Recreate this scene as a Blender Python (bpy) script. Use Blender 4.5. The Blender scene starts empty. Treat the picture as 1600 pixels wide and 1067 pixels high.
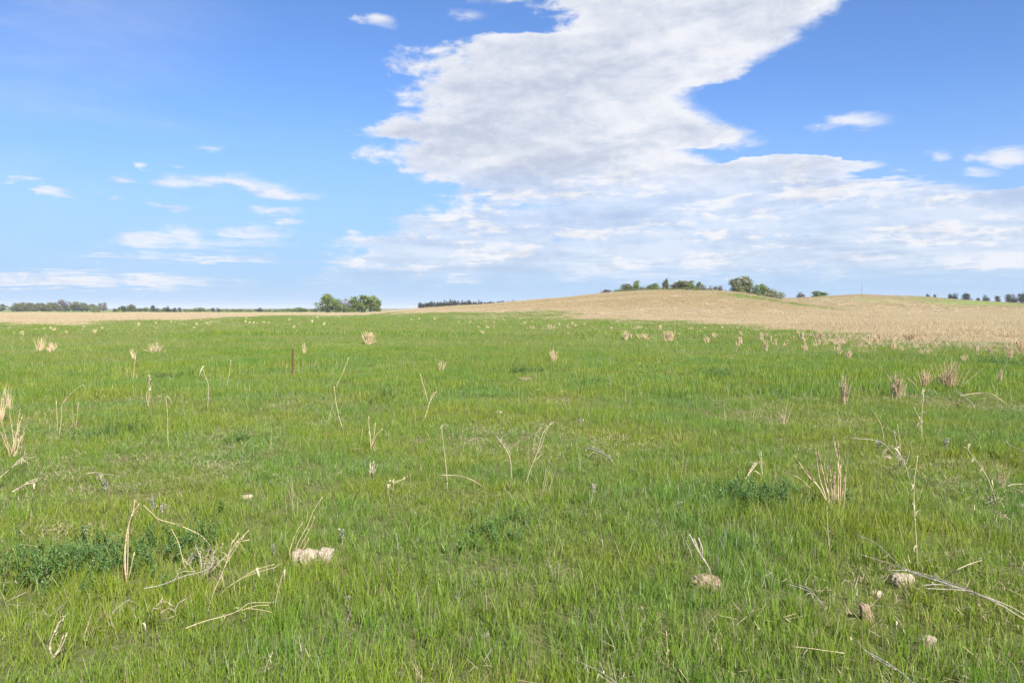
import bpy, math, random
import numpy as np
from mathutils import Vector, Matrix

R = math.radians
rng = np.random.default_rng(7)
random.seed(7)
scene = bpy.context.scene

# ------------------------------------------------------------------ camera, sky, sun, exposure
FPX = 1280.0                      # focal length in pixels of the 1600 px wide photograph
HORIZ = 484.0
CAM_H = 1.6
PITCH = math.atan((533.5 - HORIZ) / FPX)
cam_d = bpy.data.cameras.new('camera')
cam = bpy.data.objects.new('camera', cam_d)
scene.collection.objects.link(cam)
cam_d.sensor_width = 36.0
cam_d.lens = 36.0 * FPX / 1600.0
cam_d.clip_start = 0.05
cam_d.clip_end = 30000
cam.location = (0, 0, CAM_H)
cam.rotation_euler = (math.pi / 2 - PITCH, 0, 0)
scene.camera = cam

SUN_EL = R(42)
SUN_AZ = R(152)                   # compass style: 0 = away along +Y, clockwise; the sun stands behind and to the right
sun_dir = Vector((math.sin(SUN_AZ) * math.cos(SUN_EL), math.cos(SUN_AZ) * math.cos(SUN_EL), math.sin(SUN_EL)))
sd = bpy.data.lights.new('sun', 'SUN')
sd.energy = 5.0
sd.angle = R(0.53)
sd.color = (1.0, 0.95, 0.86)
sun = bpy.data.objects.new('sun', sd)
scene.collection.objects.link(sun)
sun.rotation_euler = sun_dir.to_track_quat('Z', 'Y').to_euler()
sun.location = (0, 0, 60)

scene.view_settings.view_transform = 'Standard'
scene.view_settings.look = 'None'
scene.view_settings.gamma = 1.0
scene.view_settings.exposure = 1.1
scene.view_settings.use_curve_mapping = False
scene.render.film_transparent = False
scene.cycles.max_bounces = 5
scene.cycles.diffuse_bounces = 3
scene.cycles.transmission_bounces = 3
scene.cycles.transparent_max_bounces = 6
scene.cycles.volume_bounces = 0

world = bpy.data.worlds.new("World")
scene.world = world
world.use_nodes = True


class NT:
    """small helper to write node trees"""
    def __init__(s, nt):
        s.nt = nt

    def n(s, t, **kw):
        nd = s.nt.nodes.new(t)
        for k, v in kw.items():
            setattr(nd, k, v)
        return nd

    def lk(s, a, b):
        s.nt.links.new(a, b)

    def _in(s, sock, v):
        if v is None:
            return
        if isinstance(v, bpy.types.NodeSocket):
            s.nt.links.new(v, sock)
        else:
            sock.default_value = v

    def math(s, op, a, b=None, c=None, clamp=False):
        nd = s.n('ShaderNodeMath', operation=op, use_clamp=clamp)
        s._in(nd.inputs[0], a); s._in(nd.inputs[1], b); s._in(nd.inputs[2], c)
        return nd.outputs[0]

    def vmath(s, op, a, b=None):
        nd = s.n('ShaderNodeVectorMath', operation=op)
        s._in(nd.inputs[0], a); s._in(nd.inputs[1], b)
        return nd.outputs['Value'] if op in ('LENGTH', 'DOT_PRODUCT') else nd.outputs[0]

    def comb(s, x, y, z):
        nd = s.n('ShaderNodeCombineXYZ')
        s._in(nd.inputs[0], x); s._in(nd.inputs[1], y); s._in(nd.inputs[2], z)
        return nd.outputs[0]

    def noise(s, vec, scale, detail=4, rough=0.55, dist=0.0, lac=2.0):
        nd = s.n('ShaderNodeTexNoise')
        s._in(nd.inputs['Vector'], vec)
        nd.inputs['Scale'].default_value = scale
        nd.inputs['Detail'].default_value = detail
        nd.inputs['Roughness'].default_value = rough
        nd.inputs['Lacunarity'].default_value = lac
        nd.inputs['Distortion'].default_value = dist
        return nd.outputs[0]

    def rng(s, v, a, b, c=0.0, d=1.0, smooth=False):
        nd = s.n('ShaderNodeMapRange')
        nd.interpolation_type = 'SMOOTHSTEP' if smooth else 'LINEAR'
        s._in(nd.inputs[0], v)
        nd.inputs[1].default_value = a; nd.inputs[2].default_value = b
        nd.inputs[3].default_value = c; nd.inputs[4].default_value = d
        return nd.outputs[0]

    def mix(s, f, a, b):
        nd = s.n('ShaderNodeMix', data_type='RGBA')
        s._in(nd.inputs[0], f)
        for sock, v in ((nd.inputs[6], a), (nd.inputs[7], b)):
            if isinstance(v, tuple) and len(v) == 3:
                v = (*v, 1)
            s._in(sock, v)
        return nd.outputs[2]

    def ramp(s, f, stops, interp='LINEAR'):
        nd = s.n('ShaderNodeValToRGB')
        s._in(nd.inputs[0], f)
        cr = nd.color_ramp
        cr.interpolation = interp
        while len(cr.elements) < len(stops):
            cr.elements.new(0.5)
        for e, (p, c) in zip(cr.elements, stops):
            e.position = p
            e.color = (*c, 1)
        return nd.outputs[0]

    def curve(s, f, pts):
        nd = s.n('ShaderNodeFloatCurve')
        s._in(nd.inputs['Value'], f)
        c = nd.mapping.curves[0]
        nd.mapping.use_clip = False
        while len(c.points) < len(pts):
            c.points.new(0.5, 0.5)
        for p, (x, y) in zip(c.points, pts):
            p.location = (x, y)
            p.handle_type = 'VECTOR'
        nd.mapping.update()
        return nd.outputs[0]


# ---- the sky: Nishita daylight with a real-shaped cloud deck over it, all by direction from the ground
SKY_STR = 0.055
w = NT(world.node_tree)
world.node_tree.nodes.clear()
sky = w.n('ShaderNodeTexSky', sky_type='NISHITA')
sky.sun_disc = False
sky.sun_elevation = SUN_EL
sky.sun_rotation = SUN_AZ
sky.altitude = 600
sky.air_density = 1.0
sky.dust_density = 0.35
sky.ozone_density = 3.2
tc = w.n('ShaderNodeTexCoord')
sep = w.n('ShaderNodeSeparateXYZ')
w.lk(tc.outputs['Generated'], sep.inputs[0])
dx, dy, dz = sep.outputs
az = w.math('ARCTAN2', dx, dy)
el = w.math('ARCSINE', dz)


def AZ(x):
    return math.atan((x - 800) / FPX)


def EL(x, y):
    return math.atan((HORIZ - y) / FPX * math.cos(AZ(x)))


den = w.math('ADD', w.math('MAXIMUM', dz, 0.0), 0.055)
pl = w.comb(w.math('DIVIDE', dx, den), w.math('DIVIDE', dy, den), 0.0)
n_big = w.noise(pl, 0.75, 8, 0.62, 0.4)
n_edge = w.noise(w.vmath('ADD', pl, (7.3, 2.1, 0.0)), 1.9, 8, 0.62, 0.25)
q_ = w.comb(az, w.math('MULTIPLY', el, 1.9), 3.7)
n_edge2 = w.noise(q_, 15, 8, 0.61, 0.15)


def puff(vec, scale):
    # rounded lumps with creases between them
    a_ = w.math('ABSOLUTE', w.math('MULTIPLY_ADD', w.noise(vec, scale, 2, 0.5), 2.0, -1.0))
    b_ = w.math('ABSOLUTE', w.math('MULTIPLY_ADD', w.noise(vec, scale * 2.7, 3, 0.55), 2.0, -1.0))
    return w.math('ADD', w.math('MULTIPLY', a_, 2.2), w.math('MULTIPLY', b_, 1.3))


p_0 = puff(q_, 26)
# warp azimuth and elevation a little so that outlines are ragged
azw = w.math('ADD', az, w.rng(n_edge2, 0.25, 0.75, -0.022, 0.022))
elw = w.math('ADD', el, w.rng(n_edge, 0.25, 0.75, -0.010, 0.010))

A0, A1 = -0.9, 0.9


def ta(x):
    return (AZ(x) - A0) / (A1 - A0)


EMAX = EL(800, -60)


def te(y):
    return EL(800, y) / EMAX


Lp = [(478, 380), (440, 400), (420, 470), (400, 500), (383, 520), (365, 522), (350, 565), (330, 640), (305, 668),
      (290, 640), (270, 597), (245, 590), (226, 600), (216, 545), (203, 560), (190, 640), (170, 650), (150, 640),
      (130, 603), (100, 632), (82, 650), (66, 720), (52, 850), (38, 866), (22, 830), (0, 780), (-40, 740)]
Rp = [(478, 2100), (330, 1990), (325, 1600), (312, 1540), (300, 1470), (290, 1330), (278, 1400), (268, 1370), (259, 1120), (244, 1085),
      (232, 1175), (216, 1185), (200, 1130), (185, 1100), (160, 1080), (146, 1090), (130, 1170), (115, 1215),
      (100, 1240), (80, 1272), (60, 1312), (40, 1340), (20, 1365), (0, 1345), (-40, 1300)]
t_el = w.math('DIVIDE', elw, EMAX, clamp=True)
cL = w.curve(t_el, [(te(y), ta(x)) for y, x in Lp])
cR = w.curve(t_el, [(te(y), ta(x)) for y, x in Rp])
t_az = w.rng(azw, A0, A1)
fL = w.math('DIVIDE', w.math('SUBTRACT', t_az, cL), 0.035)
fR = w.math('DIVIDE', w.math('SUBTRACT', cR, t_az), 0.024)
f = w.math('MINIMUM', w.math('MINIMUM', fL, fR), 1.3)
# the deck breaks up towards the horizon, where it is seen edge on
low = w.rng(elw, EL(800, 330), EL(800, 240), 0.0, 1.0, True)
vlow = w.rng(elw, EL(800, 470), EL(800, 425), 0.0, 1.0, True)
streak = w.noise(w.comb(w.math('MULTIPLY', az, 5.0), w.math('MULTIPLY', el, 62.0), 1.3), 1.0, 7, 0.6, 0.5)
f = w.math('ADD', f, w.math('MULTIPLY', w.math('SUBTRACT', n_edge, 0.5), w.rng(low, 0, 1, 1.6, 1.5)))
f = w.math('ADD', f, w.math('MULTIPLY', w.math('SUBTRACT', n_edge2, 0.5), 2.6))
f = w.math('ADD', f, w.math('MULTIPLY', w.math('SUBTRACT', p_0, 0.55), 0.22))
lowcut = w.math('MULTIPLY', w.math('SUBTRACT', 1.0, low), w.rng(streak, 0.34, 0.62, 0.75, -0.2))
f = w.math('SUBTRACT', f, lowcut)
d_main = w.rng(f, -0.12, 0.72, 0.0, 1.0, True)
d_main = w.math('MULTIPLY', d_main, w.rng(low, 0, 1, 0.63, 0.97))
# small bright heaps riding in the thinner low deck
heap = w.noise(w.comb(w.math('MULTIPLY', az, 10.0), w.math('MULTIPLY', el, 48.0), 6.1), 1.0, 8, 0.62, 0.2)
heap = w.math('ADD', heap, w.math('MULTIPLY', w.math('SUBTRACT', p_0, 0.55), 0.07))
d_heap = w.math('MULTIPLY', w.rng(heap, 0.49, 0.62, 0.0, 1.0, True), w.math('SUBTRACT', 1.0, low))
d_main = w.math('MULTIPLY', d_main, w.math('MULTIPLY_ADD', d_heap, 0.6, 1.0), clamp=True)
vlow = w.rng(elw, EL(800, 455), EL(800, 405), 0.0, 1.0, True)
d_main = w.math('MULTIPLY', d_main, w.rng(vlow, 0, 1, 0.10, 1.0))
d_main = w.math('MULTIPLY', d_main, w.rng(w.math('ABSOLUTE', az), 0.95, 1.3, 1.0, 0.0))

small = [  # x, y, half width, half height, strength
    (597, 44, 34, 11, 1.0), (722, 30, 44, 11, .75), (800, 8, 90, 9, .7), (880, 30, 40, 9, .8),
    (1335, 192, 62, 17, .85), (1290, 205, 40, 9, .5), (1150, 225, 60, 14, .7),
    (1460, 243, 30, 10, .7), (1568, 246, 70, 17, 1.0), (1515, 270, 55, 8, .6), (1400, 3, 26, 7, .8), (1400, 268, 50, 6, .6),
    (1590, 335, 60, 9, .8), (233, 265, 17, 6, .7), (196, 278, 30, 6, .75), (285, 262, 18, 4, .4), (350, 290, 155, 15, .95), (450, 302, 70, 11, .9),
    (90, 300, 34, 7, .75), (60, 287, 30, 4, .5), (165, 306, 42, 8, .75), (268, 323, 50, 9, .8), (440, 331, 50, 9, .85),
    (457, 348, 24, 7, 1.0), (375, 362, 115, 15, .8), (340, 380, 210, 14, .55), (330, 404, 230, 7, .7),
    (110, 437, 135, 19, 1.35), (60, 444, 110, 12, 1.2), (240, 440, 150, 14, 1.0), (15, 446, 60, 9, .9), (340, 443, 150, 8, .55), (720, 438, 60, 9, .7), (545, 366, 30, 12, .9),
    (340, 228, 26, 6, .35), (262, 196, 10, 5, .45), (750, 323, 24, 14, 1.0), (1345, 400, 260, 14, 1.0), (1560, 405, 220, 20, 1.1), (1010, 412, 150, 9, .7),
]
fld = None
cwp = w.comb(azw, w.math('MULTIPLY', elw, 1.0), 0.0)
for (x, y, rx, ry, st) in small:
    v = w.vmath('SUBTRACT', cwp, (AZ(x), EL(x, y), 0))
    k = math.cos(AZ(x))
    v = w.vmath('MULTIPLY', v, (FPX / rx / k / k, FPX / ry / k, 0))
    g = w.math('MULTIPLY_ADD', w.vmath('LENGTH', v), -st, st)
    fld = g if fld is None else w.math('MAXIMUM', fld, g)
fs = w.math('ADD', fld, w.math('MULTIPLY', w.math('SUBTRACT', n_edge2, 0.51), 2.4))
fs = w.math('ADD', fs, w.math('MULTIPLY', w.math('SUBTRACT', n_edge, 0.5), 0.5))
d_small = w.math('MULTIPLY', w.rng(fs, -0.08, 0.95, 0.0, 0.9, True), w.rng(fld, -0.15, 0.15))
# thin high veil on the left and scattered clouds round the rest of the sky
veil = w.math('MULTIPLY', w.rng(w.noise(w.comb(w.math('MULTIPLY', az, 2.0), w.math('MULTIPLY', el, 7.0), 9.0), 1.0, 6, 0.6, 0.8), 0.42, 0.75, 0, 0.32),
              w.rng(az, -0.25, -0.5, 0.0, 1.0, True))
else_ = w.math('MULTIPLY', w.rng(n_big, 0.5, 0.66, 0, 0.8, True), w.math('MAXIMUM', w.rng(w.math('ABSOLUTE', az), 0.7, 1.0), w.rng(el, 0.42, 0.6)))
haze_low = w.rng(el, 0.0, 0.27, 0.88, 0.0, True)
d_all = w.math('MAXIMUM', w.math('MAXIMUM', d_main, d_small), w.math('MAXIMUM', veil, else_), clamp=True)
# relief: compare the deck's thickness here with its thickness a little towards the sun
n_a = w.noise(pl, 1.0, 6, 0.55, 0.3)
n_b = w.noise(w.vmath('ADD', pl, (0.16, -0.20, 0.0)), 1.0, 6, 0.55, 0.3)
rel = w.math('SUBTRACT', n_a, n_b)
n_c = w.noise(w.comb(w.math('MULTIPLY', az, 6), w.math('MULTIPLY', el, 22), 5.0), 1.0, 6, 0.58, 0.6)
thick = w.math('MULTIPLY', w.rng(n_a, 0.35, 0.7), w.rng(f, 0.4, 1.6))
br = w.math('ADD', w.math('MULTIPLY', rel, 1.5), w.math('MULTIPLY_ADD', thick, -0.85, 0.99))
br = w.math('ADD', br, w.rng(n_c, 0.3, 0.7, -0.22, 0.16))
core = w.math('MULTIPLY', w.rng(w.math('MINIMUM', fL, fR), 0.4, 3.6, 0.0, 1.0, True), low)
str_ = w.noise(w.comb(w.math('MULTIPLY', az, 3.2), w.math('MULTIPLY_ADD', el, 16.0, w.math('MULTIPLY', az, -3.0)), 12.0), 1.0, 5, 0.55, 0.4)
br = w.math('SUBTRACT', br, w.math('MULTIPLY', core, w.rng(str_, 0.35, 0.64, -0.06, 0.38)))
d_1 = w.math('ADD', w.math('MULTIPLY', n_edge2, 2.2), w.math('MULTIPLY', p_0, 0.30))
q_2 = w.vmath('ADD', q_, (0.006, 0.013, 0.0))
d_2 = w.math('ADD', w.math('MULTIPLY', w.noise(q_2, 17, 9, 0.66, 0.15), 2.2), w.math('MULTIPLY', puff(q_2, 26), 0.30))
br = w.math('ADD', br, w.math('MULTIPLY', w.math('SUBTRACT', d_1, d_2), 0.50))
br = w.math('ADD', br, w.math('MULTIPLY', d_heap, 0.30))
br = w.math('ADD', br, w.math('MULTIPLY', w.math('SUBTRACT', 1.0, low), -0.08))
br = w.math('ADD', br, w.math('MULTIPLY', d_small, 0.22))
br = w.math('ADD', br, w.rng(az, -0.12, 0.25, -0.10, 0.12))
ccol = w.ramp(br, [(0.0, (0.47, 0.53, 0.67)), (0.40, (0.58, 0.63, 0.75)), (0.72, (0.73, 0.765, 0.85)), (1.0, (0.88, 0.885, 0.93))])
CL = 0.485 / SKY_STR
ccol = w.vmath('MULTIPLY', ccol, (CL, CL, CL))
skyc = w.vmath('MULTIPLY', sky.outputs[0], (0.87, 1.12, 1.52))
skyc = w.mix(haze_low, skyc, tuple(c * CL for c in (0.340, 0.535, 0.82)))
fin = w.mix(d_all, skyc, ccol)
bg = w.n('ShaderNodeBackground')
w.lk(fin, bg.inputs[0])
bg.inputs[1].default_value = SKY_STR
wo = w.n('ShaderNodeOutputWorld')
w.lk(bg.outputs[0], wo.inputs[0])
world.cycles.sampling_method = 'MANUAL'
world.cycles.sample_map_resolution = 512

# ------------------------------------------------------------------ helpers
col = scene.collection


def sstep(a, b, x):
    t = np.clip((x - a) / (b - a), 0, 1)
    return t * t * (3 - 2 * t)


def waves(seed, n, lo, hi):
    r = np.random.default_rng(seed)
    k = np.exp(r.uniform(math.log(lo), math.log(hi), n))
    a = r.uniform(0, 2 * math.pi, n)
    p = r.uniform(0, 2 * math.pi, n)
    return k * np.cos(a), k * np.sin(a), p


def wv(x, y, W):
    x = np.asarray(x, float); y = np.asarray(y, float)
    s = np.zeros(np.broadcast(x, y).shape)
    for kx, ky, p in zip(*W):
        s = s + np.sin(kx * x + ky * y + p)
    return s / math.sqrt(len(W[0]) / 2.0)


W_soft = waves(1, 7, 0.05, 0.25)
W_fine = waves(2, 9, 0.8, 4.0)
W_edge = waves(3, 9, 0.05, 0.5)
W_hill = waves(4, 8, 0.02, 0.08)
W_tall = waves(5, 9, 0.4, 2.5)
W_tint = waves(6, 9, 0.15, 1.2)
W_far = waves(8, 6, 0.0008, 0.004)

HA_x = [300, 560, 640, 700, 760, 820, 880, 940, 1000, 1060, 1110, 1160, 1200, 1250, 1320, 1420, 1600, 1800]
HA_e = [-8, -7, 2, 6.5, 10.5, 16, 20.5, 27, 31, 32, 31, 27.5, 20.5, 12, 4, -3, -7.5, -8]
HB_x = [900, 1050, 1150, 1200, 1240, 1300, 1345, 1400, 1450, 1500, 1560, 1600, 1700, 1900, 2400]
HB_e = [-5, 4, 15, 19, 18.5, 23, 25, 23.5, 21, 17, 13.5, 11.5, 9, 6, 0]


def hgt(X, Y, fine=True):
    X = np.asarray(X, float); Y = np.asarray(Y, float)
    d = np.hypot(X, Y)
    Yc = np.maximum(Y, 1e-3)
    px = 800 + FPX * np.where(Y > 0, X / Yc, np.sign(X) * 9)
    dep = np.where(Y > 0, Y, 0)
    ca = CAM_H + (np.interp(px, HA_x, HA_e) - 2.2) * 260 / FPX
    cb = CAM_H + (np.interp(px, HB_x, HB_e) - 1.3) * 400 / FPX
    ca = np.maximum(ca, 0); cb = np.maximum(cb, 0)
    a = ca * sstep(120, 262, dep) * (1 - 0.30 * sstep(270, 420, dep))
    b = cb * sstep(285, 402, dep) * (1 - 0.30 * sstep(410, 600, dep))
    z = np.maximum(a, b)
    # small mound far left
    z = z + 3.0 * np.exp(-((X + 545 * 1.02) / 32) ** 2 - ((Y - 765) / 60) ** 2)
    # long low swells toward the horizon
    z = z + sstep(1200, 3500, d) * (4 + 3 * wv(X, Y, W_far))
    z = z + 0.10 * (wv(X, Y, W_soft) - C_soft) * sstep(3, 40, d)
    if fine:
        z = z + 0.018 * wv(X, Y, W_fine) * (1 - sstep(25, 60, d))
    return z


C_soft = 0.0
C_soft = float(wv(0, 0, W_soft))


def ray(x, y):
    vx, vy, vz = (x - 800) / FPX, 1.0, (533.5 - y) / FPX
    c, s = math.cos(PITCH), math.sin(PITCH)
    return np.array([vx, vy * c + vz * s, -vy * s + vz * c])


def hit(x, y, h=0.0, far=900.0):
    """where the line of sight through pixel (x, y) of the photograph meets the ground (raised by h)"""
    r = ray(x, y)
    r = r / r[1]
    t, dt = 1.5, 0.05
    prev = t
    while t < far:
        if CAM_H + r[2] * t <= float(hgt(r[0] * t, t)) + h:
            lo, hi = prev, t
            for _ in range(20):
                m = (lo + hi) / 2
                if CAM_H + r[2] * m <= float(hgt(r[0] * m, m)) + h:
                    hi = m
                else:
                    lo = m
            return Vector((r[0] * hi, hi, CAM_H + r[2] * hi))
        prev = t
        dt = max(0.03, t * 0.02)
        t += dt
    t = far
    return Vector((r[0] * t, t, float(hgt(r[0] * t, t)) + h))


# distance at which the green pasture gives way to dry grass, per direction
EDGE = [(-400, 520), (0, 511), (100, 512), (150, 507), (250, 502), (330, 498), (400, 495), (550, 493.5), (700, 493), (780, 494.5),
        (860, 494.5), (960, 496), (1000, 501), (1050, 507), (1100, 510), (1200, 516), (1300, 524), (1400, 531), (1500, 533), (1600, 535), (1900, 540)]
_ex = [e[0] for e in EDGE]
_ed = []
for x, y in EDGE:
    _ed.append(min(hit(x, y)[1], 230.0))


def edge_e(X, Y):
    px = 800 + FPX * X / np.maximum(Y, 1e-3)
    db = np.interp(px, _ex, _ed)
    return (Y - db) / db, px


def tanmask(X, Y):
    """1 in the dry grass, 0 in the green pasture"""
    px = 800 + FPX * X / np.maximum(Y, 1e-3)
    px = np.where(Y > 0, px, np.sign(X) * 3000)
    db = np.interp(px, _ex, _ed)
    e = (np.maximum(Y, 0) - db) / db
    n = wv(X, Y, W_edge)
    m = sstep(-0.14, 0.16, e + 0.11 * n)
    d = np.hypot(X, Y)
    # green strips on the hills and along the far edge of the field
    gA = np.exp(-((np.hypot(X, Y) - 236) / 13) ** 2) * sstep(1090, 1160, px) * (1 - sstep(1290, 1380, px))
    gB = 1.1 * np.exp(-((Y - 376) / 17) ** 2) * sstep(1385, 1450, px)
    gC = np.exp(-((Y - 276) / 14) ** 2) * sstep(1150, 1190, px) * (1 - sstep(1270, 1310, px)) * 0.7
    gD = sstep(415, 470, Y) * (1 - sstep(560, 640, px))
    gE = sstep(398, 401, Y) * sstep(1200, 1240, px) * 0.8
    m = m * (1 - 0.85 * np.clip(gA + gB + gC + gE, 0, 1)) * (1 - 0.95 * gD)
    m = m * (1 - (0.2 + .3 * sstep(150, 200, d)) * sstep(0.3, 1.6, wv(X * 0.35, Y, W_hill) + 0.5 * n) * sstep(60, 150, d))
    return m


def tag(o, label=None, cat=None, group=None, kind=None):
    if label: o['label'] = label
    if cat: o['category'] = cat
    if group: o['group'] = group
    if kind: o['kind'] = kind
    return o


def empty(name, loc):
    o = bpy.data.objects.new(name, None)
    o.empty_display_size = 0.1
    o.location = loc
    col.objects.link(o)
    return o


def mkmesh(name, V, F, mat=None, attrs=None, smooth=False):
    me = bpy.data.meshes.new(name)
    me.from_pydata([tuple(v) for v in V], [], [tuple(int(i) for i in f) for f in F])
    if mat: me.materials.append(mat)
    if smooth: me.polygons.foreach_set('use_smooth', [True] * len(me.polygons))
    for k, a in (attrs or {}).items():
        at = me.attributes.new(k, 'FLOAT', 'POINT')
        at.data.foreach_set('value', np.asarray(a, np.float32))
    me.update()
    return me


def obj(name, me, parent=None, loc=None, link=True):
    o = bpy.data.objects.new(name, me)
    if parent: o.parent = parent
    if loc is not None: o.location = loc
    if link: col.objects.link(o)
    return o


# ------------------------------------------------------------------ materials
def leaf_mat(name, build, trans=0.35, gloss=0.05, rough=0.5):
    m = bpy.data.materials.new(name)
    m.use_nodes = True
    m.node_tree.nodes.clear()
    t = NT(m.node_tree)
    c = build(t)
    d = t.n('ShaderNodeBsdfDiffuse'); t.lk(c, d.inputs[0])
    tr = t.n('ShaderNodeBsdfTranslucent'); t.lk(t.vmath('MULTIPLY', c, (1.05, 1.1, 0.7)), tr.inputs[0])
    mx = t.n('ShaderNodeMixShader'); mx.inputs[0].default_value = trans
    t.lk(d.outputs[0], mx.inputs[1]); t.lk(tr.outputs[0], mx.inputs[2])
    last = mx.outputs[0]
    if gloss > 0:
        gl = t.n('ShaderNodeBsdfGlossy'); gl.inputs['Roughness'].default_value = rough
        gl.inputs[0].default_value = (0.9, 0.95, 1.0, 1)
        m2 = t.n('ShaderNodeMixShader'); m2.inputs[0].default_value = gloss
        t.lk(last, m2.inputs[1]); t.lk(gl.outputs[0], m2.inputs[2])
        last = m2.outputs[0]
    o = t.n('ShaderNodeOutputMaterial'); t.lk(last, o.inputs[0])
    return m


def attr(t, name, typ='GEOMETRY'):
    a = t.n('ShaderNodeAttribute', attribute_type=typ, attribute_name=name)
    return a.outputs['Fac']


def pos(t):
    return t.n('ShaderNodeNewGeometry').outputs['Position']


def green_build(t):
    bv = attr(t, 'bv'); bh = attr(t, 'bh')
    p = pos(t)
    patch = t.noise(p, 0.55, 4, 0.6)
    patch2 = t.noise(t.vmath('ADD', p, (31, 7, 0)), 0.13, 3, 0.55)
    c1 = t.ramp(bv, [(0.0, (0.102, 0.168, 0.019)), (0.35, (0.182, 0.268, 0.024)), (0.7, (0.250, 0.340, 0.033)), (0.93, (0.305, 0.365, 0.048)), (0.95, (0.33, 0.27, 0.14)), (1.0, (0.40, 0.32, 0.19))])
    cool = t.vmath('MULTIPLY', c1, (0.74, 0.93, 1.20))
    warm = t.vmath('MULTIPLY', c1, (1.10, 0.99, 0.90))
    c = t.mix(t.rng(patch, 0.38, 0.62), cool, warm)
    c = t.mix(t.rng(patch2, 0.4, 0.62, 0, 0.5), c, t.vmath('MULTIPLY', c, (0.80, 0.90, 1.1)))
    dd = t.vmath('LENGTH', p)
    thatch = t.noise(t.vmath('MULTIPLY', t.vmath('ADD', p, (3, 55, 0)), (0.5, 1, 1)), 0.22, 5, 0.62)
    c = t.mix(t.math('MULTIPLY', t.rng(dd, 12, 60, 0.03, 0.58), t.rng(thatch, 0.38, 0.62)), c, (0.30, 0.275, 0.125))
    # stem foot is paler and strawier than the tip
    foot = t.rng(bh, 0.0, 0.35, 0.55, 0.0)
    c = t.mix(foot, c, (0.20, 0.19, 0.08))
    return c


def hill_tone(t, p, c):
    sp = t.n('ShaderNodeSeparateXYZ'); t.lk(p, sp.inputs[0])
    hn = t.noise(t.vmath('MULTIPLY', p, (0.25, 1, 1)), 0.07, 6, 0.62)
    m = t.math('MULTIPLY', t.rng(sp.outputs[2], 1.3, 2.6), t.rng(hn, 0.34, 0.60, 0.45, 1.0))
    return t.mix(m, c, t.vmath('MULTIPLY', c, (0.88, 0.87, 0.77)))


def tan_build(t):
    bv = attr(t, 'bv'); bh = attr(t, 'bh')
    p = pos(t)
    patch = t.noise(p, 0.06, 4, 0.6)
    c = t.ramp(bv, [(0.0, (0.41, 0.315, 0.195)), (0.4, (0.485, 0.39, 0.25)), (0.8, (0.525, 0.435, 0.29)), (1.0, (0.58, 0.495, 0.34))])
    c = t.mix(t.rng(patch, 0.4, 0.65, 0, 0.5), c, t.vmath('MULTIPLY', c, (0.86, 0.84, 0.80)))
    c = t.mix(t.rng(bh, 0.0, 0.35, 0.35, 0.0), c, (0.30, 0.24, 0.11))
    c = hill_tone(t, p, c)
    return c


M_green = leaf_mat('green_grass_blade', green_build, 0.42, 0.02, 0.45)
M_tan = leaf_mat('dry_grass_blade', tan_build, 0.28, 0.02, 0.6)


def col_mat(name, c0, c1, scale=40, trans=0.15, gloss=0.02, stretch=(1, 1, 1)):
    def b(t):
        o = t.n('ShaderNodeTexCoord').outputs['Object']
        n = t.noise(t.vmath('MULTIPLY', o, stretch), scale, 5, 0.6)
        inf = t.n('ShaderNodeObjectInfo').outputs['Random']
        c = t.mix(t.rng(n, 0.35, 0.65), c0, c1)
        return t.mix(t.math('MULTIPLY', inf, 0.35), c, t.vmath('MULTIPLY', c, (0.8, 0.78, 0.75)))
    return leaf_mat(name, b, trans, gloss, 0.5)


M_straw = col_mat('straw_stem', (0.42, 0.33, 0.19), (0.60, 0.50, 0.32), 25)
M_pale = col_mat('bleached_stem', (0.38, 0.31, 0.20), (0.55, 0.47, 0.33), 30)
M_red = col_mat('reddish_straw', (0.50, 0.36, 0.21), (0.66, 0.51, 0.33), 30)
M_grey = col_mat('weathered_grey_stem', (0.30, 0.25, 0.20), (0.52, 0.46, 0.39), 35)
M_litter = col_mat('straw_litter', (0.28, 0.22, 0.14), (0.50, 0.41, 0.28), 12, 0.1, 0.0)
M_leafstraw = col_mat('papery_dead_leaf', (0.42, 0.35, 0.22), (0.62, 0.54, 0.38), 20, 0.35)


def solid_mat(name, build, rough=0.9, bump=None):
    m = bpy.data.materials.new(name)
    m.use_nodes = True
    t = NT(m.node_tree)
    b = m.node_tree.nodes['Principled BSDF']
    c = build(t)
    t.lk(c, b.inputs['Base Color'])
    b.inputs['Roughness'].default_value = rough
    b.inputs['Specular IOR Level'].default_value = 0.2
    if bump:
        o = t.n('ShaderNodeTexCoord').outputs['Object']
        n = t.noise(t.vmath('MULTIPLY', o, bump[2] if len(bump) > 2 else (1, 1, 1)), bump[0], 8, 0.65)
        bn = t.n('ShaderNodeBump'); bn.inputs['Strength'].default_value = 0.7; bn.inputs['Distance'].default_value = bump[1]
        t.lk(n, bn.inputs['Height']); t.lk(bn.outputs[0], b.inputs['Normal'])
    return m


def b_rock(t):
    o = t.n('ShaderNodeTexCoord').outputs['Object']
    n = t.noise(t.vmath('MULTIPLY', o, (1.6, 1, 0.6)), 28, 8, 0.7)
    n2 = t.noise(o, 110, 4, 0.6)
    c = t.ramp(n, [(0.3, (0.15, 0.11, 0.07)), (0.45, (0.28, 0.22, 0.155)), (0.6, (0.38, 0.33, 0.26)), (0.8, (0.48, 0.45, 0.38))])
    return t.mix(t.rng(n2, 0.55, 0.75, 0, 0.6), c, (0.22, 0.17, 0.11))


M_rock = solid_mat('pale_limestone', b_rock, 0.95, (60, 0.004, (1.6, 1, 0.5)))


def b_rock2(t):
    o = t.n('ShaderNodeTexCoord').outputs['Object']
    n = t.noise(o, 36, 8, 0.7)
    return t.ramp(n, [(0.3, (0.13, 0.085, 0.055)), (0.5, (0.25, 0.185, 0.125)), (0.7, (0.34, 0.275, 0.195))])


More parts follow.
